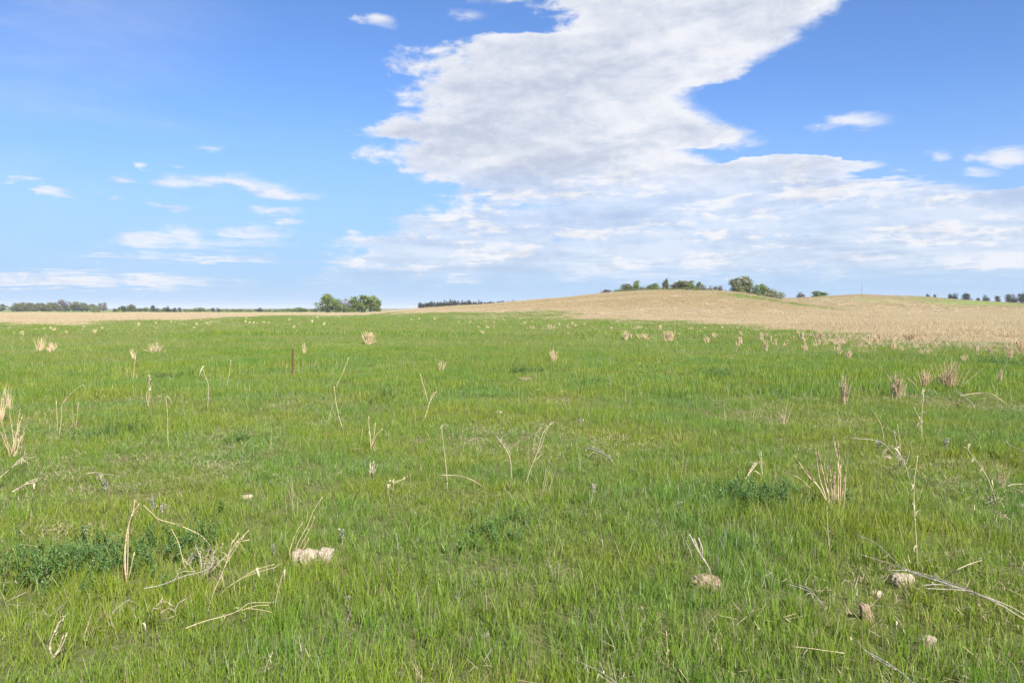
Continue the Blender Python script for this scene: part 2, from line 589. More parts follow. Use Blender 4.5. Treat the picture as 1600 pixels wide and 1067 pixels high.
M_rock2 = solid_mat('brownish_stone', b_rock2, 0.95, (60, 0.005))


def b_bark(t):
    n = t.noise(pos(t), 3.0, 5, 0.6)
    return t.ramp(n, [(0.3, (0.10, 0.08, 0.065)), (0.7, (0.22, 0.18, 0.15))])


M_bark = solid_mat('bark', b_bark)


def b_rust(t):
    o = t.n('ShaderNodeTexCoord').outputs['Object']
    n = t.noise(o, 22, 6, 0.65)
    return t.ramp(n, [(0.3, (0.05, 0.028, 0.018)), (0.55, (0.10, 0.058, 0.032)), (0.75, (0.15, 0.095, 0.05))])


M_rust = solid_mat('rusty_steel', b_rust, 0.85, (120, 0.001))
M_pole = solid_mat('grey_pole', lambda t: t.ramp(t.noise(pos(t), 2, 3), [(0.3, (0.22, 0.23, 0.26)), (0.7, (0.32, 0.33, 0.36))]), 0.6)


def crown_mat(name, c0, c1, c2, trans=0.3):
    def b(t):
        bv = attr(t, 'bv')
        inf = t.n('ShaderNodeObjectInfo').outputs['Random']
        n = t.noise(pos(t), 0.5, 3, 0.6)
        c = t.ramp(bv, [(0.0, c0), (0.5, c1), (1.0, c2)])
        c = t.mix(t.rng(n, 0.4, 0.6, 0, 0.5), c, t.vmath('MULTIPLY', c, (0.75, 0.8, 0.9)))
        return t.mix(t.math('MULTIPLY', inf, 0.4), c, t.vmath('MULTIPLY', c, (1.25, 1.0, 0.8)))
    return leaf_mat(name, b, trans, 0.02)


M_crown = crown_mat('spring_leaves', (0.085, 0.14, 0.025), (0.16, 0.22, 0.04), (0.25, 0.31, 0.06))
M_dull = crown_mat('dull_budding_twigs', (0.095, 0.11, 0.04), (0.145, 0.165, 0.06), (0.21, 0.225, 0.09), 0.2)
M_bare = crown_mat('bare_grey_twigs', (0.13, 0.11, 0.10), (0.19, 0.16, 0.145), (0.25, 0.22, 0.19), 0.1)
M_conif = crown_mat('conifer_needles', (0.018, 0.035, 0.018), (0.032, 0.055, 0.026), (0.055, 0.07, 0.035), 0.1)
M_cedar = crown_mat('cedar_sprays', (0.020, 0.022, 0.010), (0.032, 0.038, 0.015), (0.055, 0.058, 0.024), 0.1)
M_forb = crown_mat('bluish_weed_leaves', (0.065, 0.130, 0.034), (0.095, 0.185, 0.050), (0.15, 0.25, 0.08), 0.25)
M_sage = crown_mat('silvery_weed_leaves', (0.16, 0.17, 0.13), (0.24, 0.25, 0.19), (0.36, 0.35, 0.28), 0.2)

# ------------------------------------------------------------------ the ground: one sheet out to the horizon
ang_f = np.radians(np.arange(-46, 46.01, 0.3))
ang_b = np.radians(np.arange(46, 314.01, 4.0))[1:-1]
ANG = np.concatenate([ang_f, ang_b])
RAD = [0.25]
while RAD[-1] < 12000:
    r_ = RAD[-1]
    RAD.append(r_ * (1.035 if r_ < 60 else (1.022 if r_ < 900 else 1.08)) + (0.05 if r_ < 6 else 0))
RAD = np.array(RAD)
A_, R_ = np.meshgrid(ANG, RAD)
GX, GY = (R_ * np.sin(A_)).ravel(), (R_ * np.cos(A_)).ravel()
GZ = hgt(GX, GY)
na, nr = len(ANG), len(RAD)
V = np.column_stack([GX, GY, GZ])
V = np.vstack([V, [[0, 0, float(hgt(0, 0))]]])
idx = np.arange(nr * na).reshape(nr, na)
a = idx[:-1, :].ravel(); b = np.roll(idx, -1, 1)[:-1, :].ravel()
c = np.roll(idx, -1, 1)[1:, :].ravel(); d = idx[1:, :].ravel()
F = [tuple(q) for q in np.column_stack([a, d, c, b])[:, ::-1]]
F += [(nr * na, int(idx[0, (i + 1) % na]), int(idx[0, i])) for i in range(na)]
F = [f_[::-1] for f_ in F]
TM = np.append(tanmask(GX, GY), 0)


def ground_mat():
    m = bpy.data.materials.new('pasture_ground')
    m.use_nodes = True
    t = NT(m.node_tree)
    bs = m.node_tree.nodes['Principled BSDF']
    p = pos(t)
    n1 = t.noise(p, 24, 8, 0.72)
    n2 = t.noise(p, 1.1, 5, 0.6)
    n3 = t.noise(p, 0.05, 5, 0.6)
    nfar = t.noise(t.vmath('MULTIPLY', p, (0.35, 1, 1)), 0.35, 8, 0.68)
    dist = t.vmath('LENGTH', p)
    near = t.rng(dist, 12, 45, 0, 1)
    soil = t.ramp(n1, [(0.3, (0.06, 0.05, 0.025)), (0.46, (0.13, 0.115, 0.055)), (0.58, (0.24, 0.20, 0.11)), (0.75, (0.38, 0.32, 0.20))])
    moss = t.ramp(n2, [(0.3, (0.05, 0.085, 0.02)), (0.7, (0.10, 0.13, 0.035))])
    g_near = t.mix(t.rng(n2, 0.35, 0.65, 0.3, 0.8), soil, moss)
    g_far = t.ramp(nfar, [(0.3, (0.10, 0.17, 0.03)), (0.55, (0.14, 0.21, 0.042)), (0.75, (0.21, 0.22, 0.085))])
    green = t.mix(near, g_near, g_far)
    nf2 = t.noise(t.vmath('MULTIPLY', p, (0.25, 1, 1)), 0.16, 8, 0.7)
    tan = t.ramp(nf2, [(0.28, (0.31, 0.24, 0.155)), (0.5, (0.35, 0.275, 0.18)), (0.72, (0.39, 0.31, 0.21))])
    tan = t.mix(t.rng(n3, 0.42, 0.62, 0, 0.6), tan, t.vmath('MULTIPLY', tan, (0.84, 0.82, 0.76)))
    tan = hill_tone(t, p, tan)
    tm = attr(t, 'tan')
    c = t.mix(tm, green, tan)
    # land far beyond the field
    far = t.rng(dist, 900, 2600, 0, 1)
    c = t.mix(far, c, t.ramp(t.noise(t.vmath('MULTIPLY', p, (1, 0.3, 1)), 0.002, 5, 0.6), [(0.4, (0.09, 0.11, 0.06)), (0.6, (0.20, 0.17, 0.12))]))
    t.lk(c, bs.inputs['Base Color'])
    bs.inputs['Roughness'].default_value = 1.0
    bs.inputs['Specular IOR Level'].default_value = 0.0
    bn = t.n('ShaderNodeBump'); bn.inputs['Strength'].default_value = 0.6; bn.inputs['Distance'].default_value = 0.03
    t.lk(n1, bn.inputs['Height']); t.lk(bn.outputs[0], bs.inputs['Normal'])
    return m


gme = mkmesh('ground', V, F, ground_mat(), {'tan': TM}, smooth=True)
tag(obj('ground', gme), 'gently rolling pasture ground with low hills on the right', kind='structure')


# ------------------------------------------------------------------ grass blades as geometry
def blades(n, rad, hlo, hhi, wlo, whi, segs, lean=0.35, curl=0.5, seed=0, bvlo=0.0, bvhi=1.0, clump=1):
    """n tapering, bending blades scattered in a disc; returns V, F, bv, bh"""
    r = np.random.default_rng(seed)
    VV, FF, BV, BH = [], [], [], []
    ctr = [(rad * math.sqrt(r.random()) * math.cos(q), rad * math.sqrt(r.random()) * math.sin(q)) for q in r.uniform(0, 6.283, max(1, n // clump))]
    for i in range(n):
        cx, cy = ctr[i % len(ctr)]
        if clump > 1:
            cx += r.normal(0, 0.012); cy += r.normal(0, 0.012)
        h = r.uniform(hlo, hhi); wd = r.uniform(wlo, whi)
        fa = r.uniform(0, 6.283)          # facing
        la = r.uniform(0, 6.283)          # lean direction
        l0 = abs(r.normal(0, lean)); cu = abs(r.normal(0, curl))
        px_, py_, pz_ = cx, cy, -0.01
        base = len(VV)
        bv = r.uniform(bvlo, bvhi)
        for s in range(segs + 1):
            t_ = s / segs
            ww = wd * (1 - t_ ** 1.6) * 0.5
            ox, oy = math.cos(fa) * ww, math.sin(fa) * ww
            if s < segs:
                VV.append((px_ - ox, py_ - oy, pz_)); VV.append((px_ + ox, py_ + oy, pz_))
                BV += [bv, bv]; BH += [t_, t_]
            else:
                VV.append((px_, py_, pz_)); BV.append(bv); BH.append(1.0)
            an = l0 + cu * (t_ ** 1.5) * 1.6
            st = h / segs
            px_ += math.sin(an) * math.cos(la) * st
            py_ += math.sin(an) * math.sin(la) * st
            pz_ += math.cos(an) * st
        for s in range(segs - 1):
            q = base + 2 * s
            FF.append((q, q + 1, q + 3, q + 2))
        q = base + 2 * (segs - 1)
        FF.append((q, q + 1, q + 2))
    return VV, FF, BV, BH


def proto(name, parts, mat):
    VV, FF, BV, BH = [], [], [], []
    for v, f_, bv, bh in parts:
        o = len(VV)
        VV += v; FF += [tuple(i + o for i in q) for q in f_]; BV += bv; BH += bh
    me = mkmesh(name, VV, FF, mat, {'bv': BV, 'bh': BH})
    return obj(name, me, link=False)


def scatter(name, P, rot, scl, protos, label, var):
    """one stuff object: points on the ground carrying the given clumps by geometry nodes"""
    me = bpy.data.meshes.new(name)
    me.vertices.add(len(P))
    me.vertices.foreach_set('co', np.asarray(P, np.float32).ravel())
    at = me.attributes.new('rot', 'FLOAT_VECTOR', 'POINT'); at.data.foreach_set('vector', np.asarray(rot, np.float32).ravel())
    at = me.attributes.new('scl', 'FLOAT_VECTOR', 'POINT'); at.data.foreach_set('vector', np.asarray(scl, np.float32).ravel())
    at = me.attributes.new('idx', 'INT', 'POINT'); at.data.foreach_set('value', np.asarray(var, np.int32))
    me.update()
    o = obj(name, me)
    tag(o, label, kind='stuff')
    g = bpy.data.node_groups.new(name, 'GeometryNodeTree')
    g.interface.new_socket('Geometry', in_out='INPUT', socket_type='NodeSocketGeometry')
    g.interface.new_socket('Geometry', in_out='OUTPUT', socket_type='NodeSocketGeometry')
    gi = g.nodes.new('NodeGroupInput'); go = g.nodes.new('NodeGroupOutput')
    jn = g.nodes.new('GeometryNodeJoinGeometry')
    for p in protos:
        oi = g.nodes.new('GeometryNodeObjectInfo')
        oi.inputs['Object'].default_value = p
        oi.inputs['As Instance'].default_value = True
        g.links.new(oi.outputs['Geometry'], jn.inputs[0])
    ip = g.nodes.new('GeometryNodeInstanceOnPoints')
    ip.inputs['Pick Instance'].default_value = True

    def na(nm, dt):
        x = g.nodes.new('GeometryNodeInputNamedAttribute'); x.data_type = dt
        x.inputs[0].default_value = nm
        return x.outputs[0]
    g.links.new(gi.outputs[0], ip.inputs['Points'])
    g.links.new(jn.outputs[0], ip.inputs['Instance'])
    g.links.new(na('idx', 'INT'), ip.inputs['Instance Index'])
    e2r = g.nodes.new('FunctionNodeEulerToRotation')
    g.links.new(na('rot', 'FLOAT_VECTOR'), e2r.inputs[0])
    g.links.new(e2r.outputs[0], ip.inputs['Rotation'])
    g.links.new(na('scl', 'FLOAT_VECTOR'), ip.inputs['Scale'])
    g.links.new(ip.outputs[0], go.inputs[0])
    md = o.modifiers.new('clumps', 'NODES'); md.node_group = g
    return o


def field_points(y0, y1, dens, marg=1.6, slope=0.68):
    """points over the wedge in front of the viewer; dens(y) per square metre"""
    ys = np.linspace(y0, y1, 400)
    wd = 2 * (slope * ys + marg)
    pdf = dens(ys) * wd
    cdf = np.concatenate([[0], np.cumsum((pdf[1:] + pdf[:-1]) / 2 * np.diff(ys))])
    n = int(cdf[-1])
    Y = np.interp(rng.random(n) * cdf[-1], cdf, ys)
    X = rng.uniform(-1, 1, n) * (slope * Y + marg)
    return X, Y


def slope_pts(X, Y, dz=0.0):
    return np.column_stack([X, Y, hgt(X, Y) + dz])


def rots(n, tilt=0.12):
    return np.column_stack([rng.normal(0, tilt, n), rng.normal(0, tilt, n), rng.uniform(0, 6.283, n)])


near_p = [proto('short_green_tuft', [blades(62, 0.16, 0.04, 0.140, 0.0026, 0.0056, 4, 0.26, 0.45, 100 + i, clump=4)], M_green) for i in range(6)]
tall_p = [proto('tall_green_tuft', [blades(20, 0.08, 0.08, 0.180, 0.0035, 0.0075, 5, 0.20, 0.42, 140 + i, 0.2, 0.88, clump=4)], M_green) for i in range(4)]
X, Y = field_points(1.4, 17, lambda y: np.interp(y, [1.4, 8, 17], [58, 50, 32]))
k = rng.random(len(X)) < 0.97 - 0.28 * sstep(0.9, 1.8, wv(X + 9, Y, W_tall))
X, Y = X[k], Y[k]
s = 0.92 + 0.20 * wv(X, Y, W_tint) * 0.6 + rng.uniform(-0.15, 0.2, len(X))
s = np.clip(s, 0.55, 1.5)
scatter('green_grass', slope_pts(X, Y), rots(len(X)), np.column_stack([s, s, s * np.clip(1 + 0.16 * wv(X, Y, W_tall), .6, 1.5)]), near_p,
        'short bright green spring grass covering the near pasture', rng.integers(0, 6, len(X)))
low_p = [proto('low_turf_tuft', [blades(110, 0.18, 0.02, 0.065, 0.0022, 0.0042, 2, 0.45, 0.5, 180 + i)], M_green) for i in range(4)]
X, Y = field_points(1.4, 13, lambda y: np.interp(y, [1.4, 7, 13], [34, 28, 12]))
s = rng.uniform(0.8, 1.3, len(X)) * np.clip(1 - .12 * wv(X + 9, Y, W_tall), .6, 1.3)
scatter('low_turf', slope_pts(X, Y), rots(len(X)), np.column_stack([s, s, s]), low_p,
        'fine low green turf filling the gaps under the taller blades', rng.integers(0, 4, len(X)))
X, Y = field_points(1.4, 24, lambda y: np.interp(y, [1.4, 8, 24], [12, 12, 8]))
k = wv(X, Y, W_tall) + rng.normal(0, 0.6, len(X)) > 0.1
X, Y = X[k], Y[k]
s = rng.uniform(0.65, 1.15, len(X))
scatter('tall_grass', slope_pts(X, Y), rots(len(X)), np.column_stack([s, s, s]), tall_p,
        'taller broad bladed green grass growing in clumps in the near pasture', rng.integers(0, 4, len(X)))

mid_p = [proto('green_clump', [blades(120, 0.34, 0.08, 0.20, 0.007, 0.013, 2, 0.22, 0.35, 200 + i)], M_green) for i in range(5)]
X, Y = field_points(15, 55, lambda y: np.interp(y, [15, 30, 55], [9, 7, 4.5]), 2.5)
k = rng.random(len(X)) > tanmask(X, Y)
X, Y = X[k], Y[k]
s = np.clip(1.0 + 0.14 * wv(X, Y, W_tint) + rng.uniform(-0.15, 0.2, len(X)), .6, 1.5)
sz = s * np.clip(1 + 0.18 * wv(X, Y, W_tall), .6, 1.4)
scatter('green_grass', slope_pts(X, Y), rots(len(X), .06), np.column_stack([s, s, sz]), mid_p,
        'green spring grass covering the middle of the pasture', rng.integers(0, 5, len(X)))
far_p = [proto('wide_green_clump', [blades(150, 1.0, 0.10, 0.26, 0.02, 0.035, 2, 0.22, 0.3, 230 + i, 0, 0.97)], M_green) for i in range(4)]
X, Y = field_points(50, 245, lambda y: np.interp(y, [50, 100, 245], [1.1, 0.6, 0.3]), 4)
k = rng.random(len(X)) > tanmask(X, Y)
X, Y = X[k], Y[k]
s = rng.uniform(0.9, 1.5, len(X))
scatter('green_grass', slope_pts(X, Y), rots(len(X), .03), np.column_stack([s, s, s]), far_p,
        'green grass at the far side of the pasture below the dry field', rng.integers(0, 4, len(X)))

tan_p = [proto('dry_clump', [blades(110, 0.8, 0.26, 0.60, 0.014, 0.026, 3, 0.16, 0.28, 260 + i, clump=9)], M_tan) for i in range(5)]
X, Y = field_points(24, 480, lambda y: np.interp(y, [24, 80, 200, 480], [1.8, 1.2, 0.62, 0.25]), 5)
tm = tanmask(X, Y)
ee, pxx = edge_e(X, Y)
spill = sstep(-0.55, 0.0, ee) * sstep(-0.1, 1.1, wv(X * 1.5, Y * 1.5, W_edge) + 0.6 * wv(X, Y, W_tint)) * np.interp(pxx, [300, 900, 1200], [.35, .7, 1]) * .8
k = rng.random(len(X)) < np.maximum(tm ** 1.3, spill)
X, Y = X[k], Y[k]
s = rng.uniform(0.8, 1.2, len(X)) * np.interp(Y, [36, 200, 480], [0.9, 1.1, 1.5])
sz = rng.uniform(0.65, 1.0, len(X)) * (.5 + .5 * sstep(-.15, .5, ee)[k]) * np.clip(1 + 0.12 * wv(X, Y, W_tint), .7, 1.3)
scatter('dry_grass', slope_pts(X, Y), rots(len(X), .05), np.column_stack([s, s, sz]), tan_p,
        'tall straw coloured dry grass covering the far field and hills', rng.integers(0, 5, len(X)))

# thin dead stems standing all through the pasture
stem_p = [proto('thin_dead_stems', [blades(1 + i, 0.12, 0.25, 0.5, 0.003, 0.006, 4, 0.16, 0.25, 300 + i, .3, 1)], M_tan) for i in range(6)]
X, Y = field_points(6, 110, lambda y: np.interp(y, [6, 14, 25, 60, 110], [0.8, 2.6, 4.6, 4.6, 2.6]), 2.5)
k = (wv(X * .6, Y * .6, W_tint) + rng.normal(0, .8, len(X)) > 0.25)
X, Y = X[k], Y[k]
s = rng.uniform(0.4, 0.95, len(X)); sw = s * np.interp(Y, [6, 20, 60, 110], [0.7, 0.9, 1.6, 2.6])
scatter('dead_grass_stems', slope_pts(X, Y), rots(len(X), .15), np.column_stack([sw, sw, s]), stem_p,
        'thin pale dead stems standing scattered through the green grass', rng.integers(0, 6, len(X)))


# straw litter lying between the blades
def litter(seed):
    r = np.random.default_rng(seed)
    VV, FF, BV, BH = [], [], [], []
    for i in range(26):
        x, y = r.normal(0, 0.09, 2); L = r.uniform(0.02, 0.10); wd = r.uniform(0.0008, 0.0024)
        a_ = r.uniform(0, 6.28); z = r.uniform(0.01, 0.07); dz_ = r.normal(0, 0.02)
        ux, uy = math.cos(a_), math.sin(a_)
        o = len(VV)
        VV += [(x - uy * wd, y + ux * wd, z), (x + uy * wd, y - ux * wd, z), (x + ux * L + uy * wd * .5, y + uy * L - ux * wd * .5, z + dz_), (x + ux * L - uy * wd * .5, y + uy * L + ux * wd * .5, z + dz_)]
        FF.append((o, o + 1, o + 2, o + 3)); bv = r.random(); BV += [bv] * 4; BH += [r.uniform(.3, 1)] * 4
    return VV, FF, BV, BH


lit_p = [proto('straw_litter_clump', [litter(330 + i)], M_litter) for i in range(5)]
X, Y = field_points(1.4, 16, lambda y: np.interp(y, [1.4, 6, 16], [55, 34, 12]))
k = wv(X + 9, Y, W_tall) + rng.normal(0, .7, len(X)) > 0.35
X, Y = X[k], Y[k]
s = rng.uniform(0.5, 1.3, len(X))
scatter('straw_litter', slope_pts(X, Y, 0.01), rots(len(X), .1), np.column_stack([s, s, s]), lit_p,
        'dead straw litter lying between the green blades', rng.integers(0, 5, len(X)))


# ------------------------------------------------------------------ leafy dark weeds in patches
def forb(seed, mat=None):
    r = np.random.default_rng(seed)
    VV, FF, BV, BH = [], [], [], []
    for st in range(5):
        la = r.uniform(0, 6.28); l0 = r.uniform(0.1, 0.7); h = r.uniform(0.09, 0.19)
        tip = (math.sin(l0) * math.cos(la) * h, math.sin(l0) * math.sin(la) * h, math.cos(l0) * h)
        for j in range(13):
            t_ = (j + 1.5) / 14
            p = [tip[q] * t_ for q in range(3)]
            a_ = r.uniform(0, 6.28); L = r.uniform(0.018, 0.040) * (1.15 - t_ * .5); wd = L * r.uniform(.22, .36); up = r.uniform(-.1, .9)
            u = (math.cos(a_) * math.cos(up), math.sin(a_) * math.cos(up), math.sin(up)); v = (-math.sin(a_), math.cos(a_), 0)
            o = len(VV)
            for q, e in ((0, 0), (.5, 1), (1, 0), (.5, -1)):
                VV.append(tuple(p[z] + u[z] * L * q + v[z] * wd * e for z in range(3)))
            FF.append((o, o + 1, o + 2, o + 3)); bv = r.random(); BV += [bv] * 4; BH += [t_] * 4
    return VV, FF, BV, BH


forb_p = [proto('leafy_weed', [forb(350 + i)], M_forb) for i in range(4)]
PATCH = [(105, 888, 150, 40, 'largest dark bluish patch of leafy weeds at the lower left edge', 2.0),
         (285, 862, 62, 34, 'dark leafy weeds between the upright straw stalk and grey twigs', .8),
         (1190, 780, 92, 20, 'dark bluish weed patch beside the tall orange straw tuft', 1.3),
         (775, 835, 80, 30, 'faint bluish green weed patch right of the cracked white stone', .45),
         (930, 603, 34, 4, 'small dark weed patch in the middle of the pasture', .9),
         (812, 581, 48, 5, 'dark weed patch behind a flat grey stone', .6),
         (1140, 589, 44, 7, 'faint dark weed patch left of the right side straw tufts', .5),
         (190, 676, 75, 12, 'dark weed streak under the pale forked stalks at left', .55),
         (52, 592, 65, 9, 'dark weed streak on the far left of the pasture', .55),
         (600, 622, 32, 8, 'dark weed patch right of the rusty stake', .55),
         (270, 591, 36, 7, 'small dark weed streak left of the rusty stake', .45),
         (385, 690, 40, 9, 'dim weed patch in the left centre of the pasture', .35),
         (1570, 572, 60, 6, 'dark weed streak at the right edge behind the tufts', .5),
         (1180, 612, 60, 8, 'dim weed patch left of the slim straw tuft', .3),
         ]
for (x, y, rx, ry, lab, dn) in PATCH:
    c0 = hit(x, y); ya, yb = hit(x, y + ry), hit(x, y - ry)
    hx = rx * c0[1] / FPX; hy = (yb[1] - ya[1]) / 2; cy = (yb[1] + ya[1]) / 2
    dn *= .65 if c0[1] > 9 else 1.0
    n = int(min(7000, math.pi * hx * hy * 230 * dn / (1 + c0[1] / 14)))
    n = max(n, 10)
    q = rng.uniform(0, 6.283, n); rr = np.sqrt(rng.random(n)) * (1 + 0.45 * rng.normal(0, 1, n)) * (0.85 + 0.15 * np.sin(q * 3 + x))
    X = c0[0] * 1.0 + hx * rr * np.cos(q); Y = cy + hy * rr * np.sin(q)
    sc_ = float(np.interp(c0[1], [5, 25], [1.0, 1.5]))
    s = rng.uniform(0.35, 0.85, n) * sc_
    scatter('weed_patch', slope_pts(X, Y, 0.01), rots(n, .1), np.column_stack([s, s, s * 1.05]), forb_p, lab, rng.integers(0, 4, n))


# ------------------------------------------------------------------ trees
def tube(P, r0, r1, sides=5, cap=True):
    P = [Vector(p) for p in P]
    VV, FF = [], []
    n = len(P)
    for i, p in enumerate(P):
        tdir = (P[min(i + 1, n - 1)] - P[max(i - 1, 0)])
        tdir = tdir.normalized() if tdir.length > 1e-9 else Vector((0, 0, 1))
        u = tdir.cross(Vector((0.31, 0.93, 0.2))).normalized(); v = tdir.cross(u)
        r_ = r0 + (r1 - r0) * i / (n - 1)
        for s_ in range(sides):
            a_ = 2 * math.pi * s_ / sides
            VV.append(tuple(p + u * math.cos(a_) * r_ + v * math.sin(a_) * r_))
    for i in range(n - 1):
        for s_ in range(sides):
            a_, b_ = i * sides + s_, i * sides + (s_ + 1) % sides
            FF.append((a_, b_, b_ + sides, a_ + sides))
    FF.append(tuple(range(sides))[::-1]); FF.append(tuple(range((n - 1) * sides, n * sides)))
    return VV, FF


def merge(L):
    VV, FF = [], []
    for v, f_ in L:
        o = len(VV); VV += v; FF += [tuple(i + o for i in q) for q in f_]
    return VV, FF


def tree_proto(kind, seed):
    """unit tree: height 1, crown about 1 wide"""
    r = np.random.default_rng(seed)
    T = []
    CV, CF, CB = [], [], []

    def quad(p, sz, bv, flat=False):
        d = r.normal(0, 1, 3); d /= np.linalg.norm(d) + 1e-9
        e = np.cross(d, r.normal(0, 1, 3)); e /= np.linalg.norm(e) + 1e-9
        o = len(CV)
        asp = r.uniform(.5, 1)
        for a_, b_ in ((-1, -.3), (.2, -1), (1, .4), (-.1, 1)):
            CV.append(tuple(p + d * a_ * sz + e * b_ * sz * asp))
        CF.append((o, o + 1, o + 2, o + 3)); CB.extend([bv] * 4)

    def twig(p, q, wd, bv):
        sdir = np.cross(q - p, r.normal(0, 1, 3)); sdir = sdir / (np.linalg.norm(sdir) + 1e-9) * wd
        o = len(CV)
        CV.extend([tuple(p - sdir), tuple(p + sdir), tuple(q)]); CF.append((o, o + 1, o + 2)); CB.extend([bv] * 3)

    if kind in ('leafy', 'dull', 'bare'):
        th = r.uniform(.10, .18)
        T.append(tube([(0, 0, -.03), (r.normal(0, .01), r.normal(0, .01), th * .5), (r.normal(0, .03), 0, th)], .034, .024, 6))
        nl = 7
        ends = []
        for i in range(nl):
            a_ = i * 2.4 + r.uniform(-.4, .4)
            rad = r.uniform(.12, .36); zz = r.uniform(.24, .82)
            if i == 0: rad, zz = .06, .9
            e = np.array([rad * math.cos(a_), rad * math.sin(a_), zz])
            m_ = np.array([e[0] * .45, e[1] * .45, th + (zz - th) * .5])
            T.append(tube([(0, 0, th * .8), tuple(m_), tuple(e)], .018, .006, 4))
            ends.append(e)
            for _ in range(2):
                e2 = m_ + (e - m_) * r.uniform(.2, .8) + r.normal(0, .09, 3)
                T.append(tube([tuple(m_), tuple(e2)], .009, .003, 3)); ends.append(e2)
        for e in ends:
            lob = r.uniform(.13, .22)
            nq = {'leafy': 80, 'dull': 62, 'bare': 16}[kind]
            for _ in range(nq):
                d = r.normal(0, 1, 3); d /= np.linalg.norm(d)
                p = e + d * lob * r.uniform(.3, 1.15) * np.array([1, 1, .95])
                p[2] = min(max(p[2], .05), 1.02)
                quad(p, r.uniform(.022, .046), r.random())
            nt = {'leafy': 8, 'dull': 26, 'bare': 46}[kind]
            for _ in range(nt):
                d = r.normal(0, 1, 3) + np.array([0, 0, .7]); d /= np.linalg.norm(d)
                st = e + r.normal(0, .03, 3)
                twig(st, st + d * lob * r.uniform(.7, 1.4), r.uniform(.004, .009), r.random())
    elif kind == 'shrub':
        for i in range(6):
            a_ = i * 1.05 + r.uniform(-.3, .3)
            e = np.array([.32 * math.cos(a_) * r.random(), .32 * math.sin(a_) * r.random(), r.uniform(.4, .7)])
            T.append(tube([(e[0] * .1, e[1] * .1, -.04), tuple(e * .5), tuple(e)], .02, .008, 4))
            for _ in range(110):
                d = r.normal(0, 1, 3); d /= np.linalg.norm(d)
                p = e * np.array([1.1, 1.1, .8]) + d * r.uniform(.12, .30) * np.array([1, 1, 1.1])
                p[2] = max(p[2], .02)
                quad(p, r.uniform(.022, .045), r.random())
            for _ in range(16):
                st = e + r.normal(0, .05, 3); d = r.normal(0, .5, 3) + np.array([0, 0, 1])
                twig(st, st + d * .2, .005, r.random())
    elif kind == 'conifer':
        T.append(tube([(0, 0, -.03), (0, 0, .5), (0, 0, .97)], .03, .004, 5))
        for i in range(520):
            t_ = r.random() ** .75
            z = .08 + .92 * t_
            rad = (1 - t_) ** .8 * .46 * (0.75 + .25 * math.sin(z * 60)) * r.uniform(.35, 1.08)
            a_ = r.uniform(0, 6.283)
            quad(np.array([rad * math.cos(a_), rad * math.sin(a_), z - rad * .25]), r.uniform(.018, .045) * (1.25 - t_ * .6), r.random())
    else:  # cedar: round-topped dense evergreen reaching the ground
        T.append(tube([(0, 0, -.03), (0, 0, .4), (0.02, 0, .8)], .035, .01, 5))
        lumps = [(.22 * math.cos(a_), .22 * math.sin(a_), .2, .24) for a_ in (0, 1.6, 3.1, 4.7)] + [(r.normal(0, .13), r.normal(0, .13), r.uniform(.14, .76), r.uniform(.20, .32)) for _ in range(9)]
        for (x_, y_, z_, q_) in lumps:
            for _ in range(95):
                d = r.normal(0, 1, 3); d /= np.linalg.norm(d)
                p = np.array([x_, y_, z_]) + d * q_ * r.uniform(.4, 1.1)
                p[2] = min(max(p[2], .02), 1.02)
                quad(p, r.uniform(.02, .045), r.random())
    cv = np.array(CV)
    # normalise crown to unit size
    sc_h = 1 / cv[:, 2].max(); wx = np.percentile(np.abs(cv[:, 0]), 97) * 2
    cv[:, 0] /= wx; cv[:, 1] /= wx; cv[:, 2] *= sc_h
    tv, tf = merge(T)
    tv = np.array(tv); tv[:, 0] /= wx; tv[:, 1] /= wx; tv[:, 2] *= sc_h
    cm = {'leafy': M_crown, 'dull': M_dull, 'bare': M_bare, 'shrub': M_crown, 'conifer': M_conif, 'cedar': M_cedar}[kind]
    return (mkmesh(kind + '_trunk', tv, tf, M_bark), mkmesh(kind + '_crown', cv, CF, cm, {'bv': CB}))


PR = {k_: [tree_proto(k_, 500 + 10 * j + i) for i in range(n_)] for j, (k_, n_) in enumerate((('leafy', 4), ('dull', 4), ('bare', 3), ('shrub', 3), ('conifer', 3), ('cedar', 3)))}
PR['dullshrub'] = []
for t_, c_ in PR['shrub']:
    c2 = c_.copy(); c2.materials.clear(); c2.materials.append(M_dull); PR['dullshrub'].append((t_, c2))
NAMES = {'leafy': ('leafy_tree', 'tree'), 'dull': ('budding_tree', 'tree'), 'bare': ('bare_tree', 'tree'), 'shrub': ('shrub', 'bush'),
         'dullshrub': ('shrub', 'bush'), 'conifer': ('conifer_tree', 'conifer'), 'cedar': ('cedar_tree', 'evergreen')}
tcount = [0]


def tree(kind, x, ytop, wpx, dist, label, group=None, ybase=None):
    X = (x - 800) / FPX * dist
    g = float(hgt(X, dist, False))
    ztop = CAM_H + (HORIZ - ytop) / FPX * dist
    h = max(ztop - g, 0.6)
    wd = wpx / FPX * dist * {'conifer': 1.5, 'cedar': 1.0}.get(kind, 1.3)
    pr = PR[kind]; tcount[0] += 1
    tm_, cm_ = pr[tcount[0] % len(pr)]
    nm, cat = NAMES[kind]
    o = empty(nm, (X, dist, g))
    o.rotation_euler[2] = random.uniform(0, 6.28)
    tag(o, label, cat, group)
    if kind == 'cedar': h *= 1.25
    for n_, me in (('trunk', tm_), ('crown', cm_)):
        ch = obj(n_, me, o); ch.scale = (wd, wd, h)
    return o


